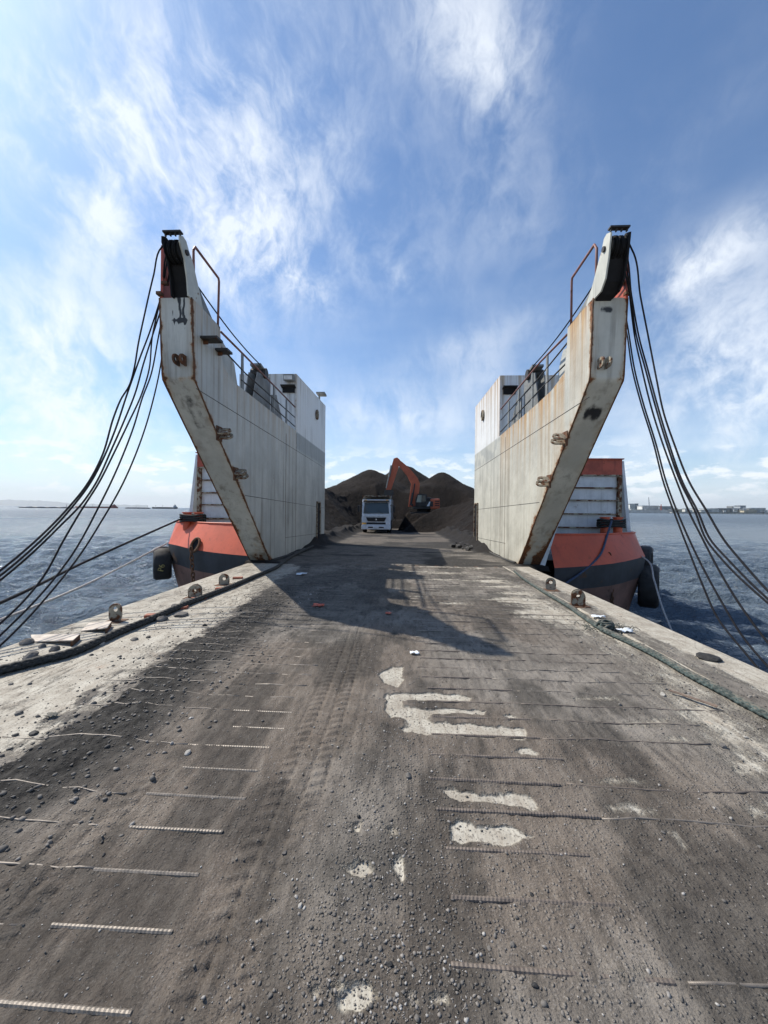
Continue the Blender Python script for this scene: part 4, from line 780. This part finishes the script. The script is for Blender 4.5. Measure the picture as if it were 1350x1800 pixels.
pth = [pY(1128, 978, 13.5), pY(1138, 985, 13.2), pY(1150, 1020, 12.2), pY(1165, 1070, 11.2), pY(1184, 1117, 10.4), pY(1200, 1160, 10)]; tag(mk('mooring_rope', strands(smoothpath(pth, 30), .013, 3, .16, .015, 5, 10), 'rope_pale', None, True), 'grey twisted rope hanging from the right tyre fender into the water', 'rope')

# ================================================================== STONES AND SCRAPS ON THE RAMP
def rock(px, py_, r, mat, seed, sq=.6, label=None, grp=None, name='stone', cat='stone', lift=.3):
    b = pz(px, py_); z = ground_z(b[0], b[1]); g = np.random.default_rng(seed); bm = bmesh.new(); bmesh.ops.create_icosphere(bm, subdivisions=2, radius=1); v = V([q.co[:] for q in bm.verts]); bm.verts.index_update(); f = [tuple(q.index for q in p.verts) for p in bm.faces]; bm.free()
    for k in range(9):
        n = g.normal(size=3); n /= np.linalg.norm(n); d = g.uniform(.55, .85); h = v @ n; v -= np.clip(h-d, 0, 9)[:, None]*n*.9
    v *= V((g.uniform(.8, 1.25), g.uniform(.7, 1.0), sq))*r; v = v @ rotm('Z', g.random()*6.28).T; o = mk(name, (v+V((b[0], b[1], z+r*sq*lift)), f), mat, None, False, None, (b[0], b[1], z)); return tag(o, label, cat, grp)
rock(1246, 1163, .115, 'coal_lump', 50, .38, 'large flat black lump lying alone on the right ramp edge', None, 'coal_lump', 'lump', .5)
for i, (x, y, r, m, lab) in enumerate(((308, 1068, .10, 'stone', 'grey stone wedged behind the black hawser beside the orange block'), (330, 1060, .12, 'stone', 'long dark stone leaning on the black hawser near the double lug'), (318, 1083, .10, 'stone', 'grey stone in front of the black hawser below the double lug'), (284, 1091, .09, 'stone', 'flat stone in front of the black hawser by the orange block'), (48, 1131, .085, 'stone', 'round grey stone at the outer edge left of the wedge plates'), (75, 1137, .05, 'stone', 'small dark stone between the outer edge and the black hawser'), (178, 1133, .045, 'pale_stone', 'pale stone tucked against the black hawser in front of the wedge plates'), (55, 1155, .09, 'stone', 'jagged stone half under the black hawser at the far left'), (95, 1143, .07, 'stone', 'brown stone leaning on the hawser beside the longer wedge plate'), (236, 1125, .05, 'stone', 'lone grey stone on the pale strip below the first lug'), (360, 1100, .045, 'coal_lump', 'black lump at the rim of the dark dirt below the double lug'))): rock(x, y, r, m, 60+i, .6, lab)
spots = [(183, 1220), (222, 1201), (165, 1237), (30, 1175), (20, 1203), (52, 1203), (160, 1152), (261, 1121), (278, 1158), (212, 1158), (33, 1255), (165, 1215), (300, 1150), (60, 1290), (12, 1572), (180, 1480), (330, 1325), (270, 1365), (183, 1505), (500, 1500), (600, 1690), (528, 1594), (883, 1531), (935, 1575), (718, 1367), (630, 1440), (590, 1565), (685, 1700), (668, 1672), (1005, 1630), (940, 1735), (1165, 1465), (1285, 1440), (1335, 1490), (1255, 1422), (1090, 1240), (1165, 1222), (1270, 1315), (1310, 1298), (1050, 1200), (1020, 1130), (900, 1660), (860, 1668), (1178, 1697), (1035, 1694), (650, 1560)]
for i, (x, y) in enumerate(spots):
    d = pz(x, y)[1]; rock(x, y, random.uniform(.008, .014) if d < 2.3 else random.uniform(.018, .032), random.choice(['stone', 'coal_lump', 'pale_stone', 'stone']) if x > 320 else random.choice(['coal_lump', 'stone']), 100+i, .7, 'loose stone lying among the gravel on the ramp', 'loose stones on the ramp')
def scrap(px, py_, w, h, mat, lab, seed, cat='litter', name='litter_scrap'):
    b = pz(px, py_); g = np.random.default_rng(seed); n = 7; xs = np.linspace(-1, 1, n); X, Y = np.meshgrid(xs, xs); rr = 1-.35*vnoise(X*2+seed, Y*2, seed)*(np.abs(X)+np.abs(Y)); Z = .10*w*vnoise(X*2.2+9, Y*2.2, seed+1)*2
    z = ground_z(b[0], b[1])+.012; v = np.stack([b[0]+X*rr*w/2, b[1]+Y*rr*h/2, z+Z], -1).reshape(-1, 3); o = mk(name, (v, gridfaces(n, n)), mat, None, True); md = o.modifiers.new('s', 'SOLIDIFY'); md.thickness = .003; tag(o, lab, cat)
scrap(560, 1067, .22, .2, 'plastic_orange', 'orange plastic scrap lying in the tower shadow on the left', 1); scrap(683, 1080, .12, .12, 'plastic_orange', 'small orange scrap near the middle of the tower shadow', 2)
scrap(1052, 1090, .22, .14, 'plastic_white', 'crumpled pale plastic beside the frayed knot, farther from the camera', 3); scrap(1098, 1115, .24, .14, 'plastic_white', 'crumpled white plastic beside the frayed knot, nearer the camera', 4)
scrap(530, 1012, .32, .2, 'plastic_white', 'white torn plastic lying in the shade near the left tower foot', 5); scrap(728, 1151, .14, .08, 'plastic_white', 'narrow white scrap beyond the star shaped bare patch', 6); scrap(92, 1262, .10, .07, 'rope_green', 'torn green rope strand on the rim of the dark dirt', 7)
b0, b1 = pz(1175, 1220), pz(1260, 1250); tag(mk('wooden_lath', prism([b0+V((0, 0, .03)), b1+V((0, 0, .03)), b1+V((.03, .025, .03)), b0+V((.02, .02, .03))], (0, 0, .008)), 'wood', None), 'thin broken wooden lath lying in the dirt by the right rope', 'wood')
for i in range(26):
    x = 3.45-abs(random.gauss(0, .35)); y = random.uniform(16.5, 20.5); r = random.uniform(.05, .16); v, f = IV*np.random.default_rng(i).uniform(.6, 1.1, (12, 1))*r, [tuple(q) for q in IF]; tag(mk('coal_lump', (v+V((x, y, deck_z(y)+.10)), f), 'coal_lump', None), 'black coal lump spilled at the foot of the right tower', 'lump', 'coal lumps by the right tower')

# ================================================================== COAL PILE
def pile():
    xs = np.linspace(-9.7, 9.6, 270); ys = np.r_[np.arange(19.5, 45, .13), np.arange(45, 76, .3)]; X, Y = np.meshgrid(xs, ys)
    pk = [(-4.3, 52, 7.9, .60), (-1.3, 60, 7.8, .6), (.5, 58, 9.3, .66), (5.6, 52, 7.5, .66), (-7.8, 48, 5.6, .55), (8.5, 50, 5.5, .55), (-6.4, 51, 6.4, .5), (-8.6, 34, 4.4, .62), (-7.5, 41, 4.8, .6), (8.2, 28, 2.7, .50), (7.4, 36, 3.9, .55), (8.5, 42, 5.0, .55), (-8.8, 26, 3.2, .6), (-2.5, 47, 5.2, .62), (3.0, 49, 5.6, .65), (9, 22.5, 1.9, .42)]
    H = np.full_like(X, -2.0)
    for i, (cx, cy, h, s) in enumerate(pk):
        d = np.sqrt((X-cx)**2+(Y-cy)**2+.6)-.77; d = d*(1+.10*(fbm(X*.3+i, Y*.3, 70+i, 2)-.5)); c_ = h-s*d; w_ = 1.1; hh_ = np.clip(.5+.5*(c_-H)/w_, 0, 1); H = H*(1-hh_)+c_*hh_+w_*.5*hh_*(1-hh_)
    def rect(x0, x1, y0, y1): return np.hypot(np.maximum(np.maximum(x0-X, X-x1), 0), np.maximum(np.maximum(y0-Y, Y-y1), 0))
    nz = fbm(X*.8, Y*.8, 81, 4)-.5
    H = np.minimum(H, -.5+.70*(rect(-3.9, 2.6, 10, 33)+.35*nz)); H = np.minimum(H, -.5+1.0*(rect(-3.7, -.4, 33, 41)+.3*nz)); be = rect(-.6, 6.6, 37.9, 44); H = np.minimum(H, .95+1.1*be+.2*nz)
    berm = 1.75-1.4*np.maximum(0, 36.9-Y)-2.0*np.maximum(0, .6-X)-3*np.maximum(0, Y-37.4)+.8*nz; H = np.maximum(H, np.where((Y > 33) & (Y < 38.5) & (X < 6.5), berm, -9))
    H += .22*(fbm(X*.5, Y*.5, 84, 3)-.5)+.12*(fbm(X*2.6, Y*2.6, 86, 3)-.5)
    v = np.stack([X, Y, H+deck_z(Y)+.25-.25], -1).reshape(-1, 3); o = mk('coal_pile', (v, gridfaces(len(xs), len(ys))), 'coal', None, True); tag(o, 'huge dark brown heap of coal with three peaks filling the barge', 'coal pile')
pile()

# ================================================================== DUMP TRUCK
def truck():
    zb = deck_z(31); y0 = 31.0; xc = pY(661, 938, y0)[0]; t = thing('dump_truck', 'white dump truck facing the camera in front of the coal heap', 'truck', (xc, y0, zb))
    P = lambda nm, g, m, par=t, sm=False: mk(nm, g, m, par, sm)
    o = V((xc, y0, zb)); B = lambda c, s, bev=0, rot=None: box(o+V(c), s, rot, bev)
    side = [(0.0, .55), (-.02, 1.5), (.03, 1.62), (.22, 2.62), (.40, 2.86), (2.1, 2.9), (2.1, .75), (1.5, .55)]
    cab = P('cab', prism([o+V((-1.2, y, z)) for y, z in side], (2.4, 0, 0)), 'cab_white')
    ws = [(-.012, 1.66), (.178, 2.56)]; P('windscreen', prism([o+V((-1.08, ws[0][0]+.02, ws[0][1])), o+V((1.08, ws[0][0]+.02, ws[0][1])), o+V((1.0, ws[1][0]+.02, ws[1][1])), o+V((-1.0, ws[1][0]+.02, ws[1][1]))], (0, -.03, .006)), 'glass_dark', cab)
    P('sun_visor', B((0, .08, 2.70), (2.2, .30, .10), .03, rotm('X', .25)), 'truck_dark', cab)
    P('hood_panel', B((0, -.03, 1.49), (2.1, .06, .18), .02), 'cab_white', cab); P('grille', prism([o+V((x, -.06, z)) for x, z in ((-.86, 1.33), (.86, 1.33), (.70, 1.0), (-.70, 1.0))], (0, .05, 0)), 'truck_dark', cab)
    for i in range(3): P('grille_bar', B((0, -.07, 1.07+.09*i), (1.36+.1*i, .03, .018)), 'dark_steel', cab)
    P('emblem', prism([o+V((x, -.085, z)) for x, z in ((-.09, 1.11), (.09, 1.11), (0, 1.25))], (0, .02, 0)), 'chrome', cab)
    P('lower_grille', B((0, -.04, .83), (1.6, .06, .16), .02), 'truck_dark', cab); bp = P('bumper', B((0, -.06, .50), (2.46, .22, .36), .06), 'cab_white'); P('bumper_slot', B((0, -.175, .50), (1.3, .02, .10)), 'truck_dark', bp); P('number_plate', B((0, -.19, .51), (.5, .02, .13)), 'plastic_white', bp); P('bumper_top', B((0, -.05, .71), (2.40, .16, .06), .02), 'cab_white', bp)
    for s in (-1, 1):
        P('headlight', B((s*1.0, -.05, .80), (.34, .08, .20), .05), 'lamp_amber' if s < 0 else 'lamp_clear', t); mr = P('mirror', B((s*1.48, .05, 2.05), (.20, .10, .55), .04), 'truck_dark'); P('mirror_arm', cyl(o+V((s*1.15, .1, 2.35)), o+V((s*1.48, .05, 2.3)), .025, 6), 'truck_dark', mr); P('side_window', B((s*1.203, 1.0, 2.1), (.02, .9, .7)), 'glass_dark', cab)
        P('marker_lamp', B((s*.9, .12, 2.80), (.2, .06, .05)), 'lamp_amber', cab); P('wiper', cyl(o+V((s*.55, -.03, 1.66)), o+V((s*.55-.5, .03, 1.95)), .015, 5), 'truck_dark', cab); P('corner_panel', B((s*1.10, -.03, 1.15), (.22, .08, .5), .03), 'cab_white', cab)
    bd = P('dump_body', join(B((0, 5.3, 2.0), (2.5, 5.9, 1.9)), B((0, 1.95, 3.0), (2.5, .10, .45))), 'grey_paint'); P('headboard_frame', join(B((0, 1.2, 3.10), (2.4, 1.7, .06)), B((-1.15, .42, 3.02), (.10, .08, .30)), B((1.15, .42, 3.02), (.10, .08, .30)), B((0, .40, 3.14), (2.4, .10, .09))), 'fence_post', bd)
    P('chassis', B((0, 4.5, .75), (1.0, 8, .3)), 'truck_dark')
    for (x, y) in ((-1.05, 1.2), (1.05, 1.2), (-1.0, 5.6), (1.0, 5.6), (-1.0, 6.95), (1.0, 6.95)):
        a = o+V((x, y, .53)); w = P('wheel', cyl(a-V((.16, 0, 0)), a+V((.16, 0, 0)), .53, 22), 'rubber', t); P('rim', cyl(a-V((.175, 0, 0)), a+V((.175, 0, 0)), .27, 14), 'grey_paint', w)
    P('driver_seat', B((.35, .75, 1.75), (.5, .2, .6), .05), 'truck_dark', cab)
truck()

# ================================================================== EXCAVATOR
def excavator():
    Y = 40.0; base = pY(738, 903, Y); base[2] = .95+deck_z(Y); t = thing('excavator', 'orange tracked excavator with raised boom loading the truck from the coal heap', 'excavator', tuple(base))
    pl = lambda pts, y0, w: prism([pY(x, y, Y+y0) for x, y in pts], (0, w, 0)); P = lambda nm, g, m, par=t, sm=False: mk(nm, g, m, par, sm)
    bm_ = P('boom', pl([(718, 891), (731, 891), (737, 862), (738, 850), (734, 840), (719, 822), (707, 812), (699, 806), (695, 812), (706, 824), (717, 838), (723, 850), (721, 868)], -.35, .62), 'excavator_orange')
    st = P('stick', pl([(692, 806), (698, 804), (703, 808), (702, 816), (697, 832), (690, 853), (687, 861), (678, 862), (681, 848), (687, 824)], -.25, .45), 'excavator_orange')
    bk = P('bucket', join(pl([(676, 861), (690, 861), (692, 867), (688, 876), (681, 878), (674, 872)], -.7, 1.4)), 'dark_steel')
    for i in range(5): P('bucket_tooth', box(pY(676, 874, Y-.6+.3*i), (.14, .08, .30)), 'dark_steel', bk)
    A = lambda x, y, dy: pY(x, y, Y+dy)
    P('stick_cylinder', join(cyl(A(699, 806, .4), A(708, 820, .4), .07, 8), cyl(A(705, 815, .4), A(722, 838, .4), .12, 8)), 'dark_steel', bm_); P('boom_cylinder', join(cyl(A(722, 888, -.6), A(726, 866, -.6), .12, 8), cyl(A(726, 870, -.6), A(729, 850, -.6), .07, 8)), 'dark_steel', bm_); P('bucket_cylinder', join(cyl(A(688, 818, -.4), A(684, 838, -.4), .11, 8), cyl(A(684, 836, -.4), A(679, 858, -.4), .06, 8)), 'grey_paint', st); P('boom_foot_pin', cyl(A(724, 887, -.7), A(724, 887, .6), .14, 10), 'dark_steel', bm_)
    z0 = pY(738, 895, Y)[2]; x0 = pY(720, 895, Y)[0]; x1 = pY(771, 895, Y)[0]
    h = P('house', box(((x0+x1)/2+.1, Y+.6, z0+.15), (x1-x0-.4, 3.0, .30), None, .05), 'dark_steel'); P('engine_cover', box((pY(750, 880, Y)[0], Y+.9, z0+.78), (1.0, 2.3, 1.0), None, .1), 'dark_steel', h)
    cw = P('counterweight', box((pY(763.5, 886, Y)[0], Y+.45, z0+.56), (.98, 2.9, 1.12), None, .14), 'excavator_orange')
    for i in range(3): P('vent_slot', box((pY(765, 886, Y)[0]+.1, Y-1.01, z0+.40+.22*i), (.45, .02, .10)), 'truck_dark', cw)
    xc0 = pY(730, 870, Y)[0]; xc1 = pY(749, 870, Y)[0]; zt = pY(740, 869, Y)[2]
    cb = P('operator_cab', prism([(xc0, Y-1.0, z0+.3), (xc1, Y-1.0, z0+.3), (xc1, Y-1.0, zt-.1), (xc1-.1, Y-1.0, zt), (xc0+.22, Y-1.0, zt), (xc0, Y-1.0, z0+1.0)], (0, 1.05, 0)), 'truck_dark'); P('cab_window', prism([(xc0+.08, Y-1.012, z0+.72), (xc0+.60, Y-1.012, z0+.72), (xc0+.64, Y-1.012, zt-.12), (xc0+.24, Y-1.012, zt-.12)], (0, .008, 0)), 'glass_pale', cb); P('door_window', prism([(xc0+.70, Y-1.012, z0+.80), (xc1-.06, Y-1.012, z0+.80), (xc1-.1, Y-1.012, zt-.14), (xc0+.72, Y-1.012, zt-.14)], (0, .008, 0)), 'glass_dark', cb); P('cab_front_window', box((xc0-.008, Y-.48, z0+1.1), (.012, .8, .7)), 'glass_pale', cb)
    P('white_arc_stripe', prism([(xc1+.0, Y-1.06, z0+.32), (xc1+.28, Y-1.06, z0+.32), (xc1+.38, Y-1.06, z0+.85), (xc1+.26, Y-1.06, z0+.75)], (0, .01, 0)), 'cab_white', h); P('side_cover', box((xc1+.3, Y-.95, z0+.55), (.75, .18, .55), None, .03), 'dark_steel', h)
    for dy in (-.8, 1.6):
        a = np.linspace(0, 2*math.pi, 40, endpoint=False); cx = (x0+x1)/2; xx = 1.6*np.sign(np.cos(a))*np.abs(np.cos(a))**.45; zz_ = .46*np.sign(np.sin(a))*np.abs(np.sin(a))**.6
        tr = P('track', prism(np.stack([cx+xx, Y+dy-.3+0*a, base[2]+.48+zz_], 1), (0, .6, 0)), 'truck_dark')
        for i in range(4): P('track_roller', cyl((cx-1.0+.66*i, Y+dy-.33, base[2]+.32), (cx-1.0+.66*i, Y+dy+.33, base[2]+.32), .17, 10), 'dark_steel', tr)
    P('slew_ring', cyl(((x0+x1)/2, Y+.5, base[2]+.8), ((x0+x1)/2, Y+.5, z0+.05), .75, 20), 'truck_dark')
excavator()

# ================================================================== FAR SHORE, SHIPS, HILLS
def far(px, py_, D): p = ray(px, py_); return CP+p*D/np.dot(p, cf)
def ground_far(px, D): p = far(px, 900, D); return V((p[0], p[1], WZ))
def seg(px0, px1, D, h, depth, z0=0.0):
    a, b = ground_far(px0, D), ground_far(px1, D); d = b-a; L = np.linalg.norm(d); n = V((-d[1], d[0], 0))/L; q = [a, b, b+n*depth, a+n*depth]; return prism([p+V((0, 0, z0)) for p in q], (0, 0, h))
D = 1900.0; M = D/FP
sw = mk('sea_wall', join(seg(1086, 1181, D, 6*M, 20, -1)), 'seawall'); tag(sw, 'long pale sea wall along the far right shore', 'wall')
struct(mk('far_shore', join(seg(1090, 1420, D+25, 3.6*M, 900, -1)), 'far_tree'))
bw = thing('breakwater', 'low pale breakwater with dark gaps along the far right water', 'breakwater', tuple(ground_far(1180, D-40)))
mk('cap', seg(1181, 1420, D-40, 1.0*M, 14, 1.3*M), 'seawall', bw)
for i in range(34): mk('pier', seg(1182+i*7, 1186+i*7, D-39, 1.5*M, 12, -1), 'seawall', bw)
fb = 'distant buildings along the far right shore'
def bld(x0, x1, top, mat, lab, D_=None, grp=None, base=0, roof=True, depth=40, name='shore_building', cat='building'):
    D_ = D_ or D+60; m = D_/FP; hz = 896+(x0-675)*.01; h = (hz-top)*m+CH-WZ; o = thing(name, lab, cat, tuple(ground_far((x0+x1)/2, D_)), grp); mk('walls', seg(x0, x1, D_, h, depth), mat, o)
    if roof: mk('roof', seg(x0-.3, x1+.3, D_-2, .6*m, depth+4, h+.02), 'city_grey' if mat != 'city_grey' else 'city_dark', o)
    n = max(1, int((x1-x0)/2.5)); nf = max(1, int((hz-top)/2.6))
    for j in range(min(nf, 5)):
        mk('window_band', seg(x0+.4, x1-.4, D_-1.2, .7*m, 1.0, h*(.25+.7*(j+.3)/max(nf, 1))), 'city_dark', o)
    return o
bld(1107, 1115.5, 886, 'city_white', 'pale left half of the twin high block on the far shore', D+400, fb); bld(1116, 1122, 885.5, 'city_grey', 'dark blue grey high block right of the pale one', D+400, fb)
bld(1129, 1158, 889, 'city_white', 'wide white waterfront shed below the tall grey crane', D+60, fb); bld(1159, 1181, 890, 'city_grey', 'long grey shed beside the red crane on the far shore', D+80, fb); bld(1240, 1262, 894, 'city_white', 'white shed right of the hanging wires on the far shore', D+60, fb)
bld(1262, 1304, 893.5, 'city_dark', 'long dark low warehouse on the far right shore', D+70, fb); bld(1301, 1311, 889, 'city_grey', 'grey block standing above the long dark warehouse', D+400, fb); bld(1287.5, 1289.5, 889.5, 'city_dark', 'slim dark tower above the long dark warehouse', D+400, fb, roof=False)
bld(1320, 1346, 893, 'city_white', 'pale low building at the far right edge of the shore', D+80, fb); bld(1308, 1330, 896.5, 'city_tan', 'yellowish shed in front of the shore at far right', D+30, fb)
rg = random.Random(4)
for i in range(30):
    x = 1092+i*8.6+rg.uniform(-3, 3); w = rg.uniform(3, 9); bld(x, x+w, rg.uniform(893.8, 897.2), rg.choice(['city_white', 'city_tan', 'city_grey', 'city_white', 'city_tan']), 'low building in the row along the far right shore', D+rg.uniform(35, 55)+i, fb, roof=True, depth=20)
for i in range(22):
    x = 1090+i*12+rg.uniform(-4, 4); p = ground_far(x, D+90); gs = []; o = thing('shore_tree', 'dark green tree clump among the far shore buildings', 'tree', tuple(p), 'trees on the far shore'); h = rg.uniform(11, 17)
    mk('trunk', cyl(p, p+V((0, 0, h*.6)), .8, 6), 'wood', o); g2 = np.random.default_rng(300+i); n = 40; c = g2.normal(size=(n, 3))*V((5, 4, 3))*.8; v = np.concatenate([IV*g2.uniform(1.2, 2.8)+p+V((0, 0, h))+c[k] for k in range(n)]); f = np.concatenate([IF+12*k for k in range(n)]); mk('crown', (v, f), 'far_tree', o)
def crane(px, top, base, mat, lab, D_, lean):
    m = D_/FP; b = ground_far(px, D_); h = (900-top)*m; o = thing('tower_crane', lab, 'crane', tuple(b)); a = b+V((0, 0, 12)); t_ = b+V((lean*m, 0, h)); gs = []
    for dx in (-1, 1):
        for dy in (-1, 1): gs.append(cyl(a+V((dx*2.2, dy*2.2, 0)), t_+V((dx*.7, dy*.7, 0)), .55, 5))
    for i in range(10):
        u, w = i/10, (i+1)/10; k0, k1 = 2.2-1.5*u, 2.2-1.5*w; p, q = a*(1-u)+t_*u, a*(1-w)+t_*w; gs += [cyl(p+V((-k0, 0, 0)), q+V((k1, 0, 0)), .35, 4), cyl(p+V((k0, 0, 0)), q+V((-k1, 0, 0)), .35, 4)]
    mk('lattice_mast', join(*gs), mat, o); mk('crane_base', box(a+V((0, 0, -4)), (14, 12, 9)), mat, o)
crane(1142, 872, 0, 'city_grey', 'tall grey lattice crane leaning above the white shed on the far shore', D+90, -2.2); crane(1162, 884, 0, 'crane_red', 'short red harbour crane beside the grey shed on the far shore', D+20, 0)
def ship(px0, px1, D_, kind, lab):
    m = D_/FP; a, b = ground_far(px0, D_), ground_far(px1, D_); d = b-a; L = np.linalg.norm(d); ex = d/L; n = V((-ex[1], ex[0], 0)); c = (a+b)/2; o = thing('cargo_ship' if kind != 'barge' else 'cargo_barge', lab, 'ship' if kind != 'barge' else 'barge', tuple(c)); W_ = 9.0
    def pr(pts, w, off=0): return prism([c+ex*x+V((0, 0, z))-n*(w/2) for x, z in pts], n*w)
    h = L/2
    if kind == 'barge':
        mk('hull', pr([(-h, 2.2), (-h*.95, -1), (h*.95, -1), (h, 2.2)], 14), 'ship_dark', o); g = np.random.default_rng(int(px0)); xs = np.linspace(-h*.9, h*.9, 30); P_ = [(x, 2.0+2.0*abs(math.sin(x/h*7+px0))*g.uniform(.7, 1)) for x in xs]; mk('cargo_heap', pr([(-h*.9, 1.9)]+P_+[(h*.9, 1.9)], 9), 'sand_pale' if px0 < 100 else 'ship_dark', o); mk('deck_mast', pr([(h*.75, 2), (h*.76, 2), (h*.76, 9), (h*.75, 9)], .5), 'ship_dark', o)
    else:
        hm = 'ship_red' if kind == 'red' else 'ship_dark'; fb_ = 4.2 if kind == 'red' else 4.5
        mk('hull', pr([(-h*.96, -1), (h*.97, -1), (h, fb_+1.2), (h*.8, fb_), (-h*.85, fb_), (-h, fb_+1.6)], 12), hm, o); s = 1
        sup = mk('superstructure', pr([(h*.72, fb_), (h*.96, fb_), (h*.94, fb_+4), (h*.90, fb_+4), (h*.9, fb_+7), (h*.76, fb_+7), (h*.75, fb_+3)], 8), 'ship_red' if kind == 'red' else 'city_grey', o); mk('funnel', pr([(h*.83, fb_+6.9), (h*.88, fb_+6.9), (h*.87, fb_+10), (h*.84, fb_+10)], 3), 'ship_dark', sup)
        for x in (-.78, -.2, .80): mk('mast', pr([(h*x, fb_), (h*x+.5, fb_), (h*x+.5, fb_+(9 if x < 0 else 13)), (h*x, fb_+(9 if x < 0 else 13))], .5), 'ship_dark', o)
        mk('hatch_cover', pr([(-h*.7, fb_-.1), (h*.62, fb_-.1), (h*.6, fb_+1.3), (-h*.68, fb_+1.3)], 8), 'ship_dark', o)
ship(37, 128, 900, 'barge', 'long low barge with pale cargo heaps on the left horizon'); ship(134, 206, 1300, 'red', 'dull red freighter behind the hanging wires on the left horizon'); ship(222, 242, 1200, 'barge', 'small dark barge left of the grey cargo ship on the horizon'); ship(243, 262, 1150, 'barge', 'small dark barge nearest the grey cargo ship on the horizon'); ship(269, 311, 1300, 'dark', 'dark grey cargo ship with masts beside the orange bollard on the horizon')
def hills():
    xs = np.linspace(-500, 260, 160); D_ = 26000.; g = []; top = []; bot = []
    for x in xs:
        h = 160+560*fbm(np.array([x*.012]), np.array([.3]), 66, 4)[0]*sstep(-520, -60, x)*sstep(250, 0, x)+90*vnoise(np.array([x*.2]), np.array([2.]), 8)[0]; p = ground_far(x, D_); q = ground_far(x, D_+5000); bot.append(p+V((0, 0, -5))); top.append(q+V((0, 0, h)))
    n = len(xs); struct(mk('hills', (np.array(bot+top), [(i, i+1, i+1+n, i+n) for i in range(n-1)]), 'hill'))
hills()
for o in bpy.data.objects:
    if '_o' in o: del o['_o']
# ================================================================== AIR
def haze():
    o = mk('haze', box((0, 14000, 598), (64000, 64000, 1206)), 'wire'); o.data.materials.clear(); m = bpy.data.materials.new('haze'); m.use_nodes = True; m.node_tree.nodes.clear(); t = NT(m.node_tree)
    v = t.node('ShaderNodeVolumePrincipled', {'Color': (.90, .95, 1.0, 1), 'Density': 2.6e-5, 'Anisotropy': .1}); out = t.node('ShaderNodeOutputMaterial'); t.l.new(v.outputs[0], out.inputs['Volume']); o.data.materials.append(m); struct(o, 'stuff'); o['label'] = 'thin blue sea haze over the whole bay'
    if '_o' in o: del o['_o']
haze()
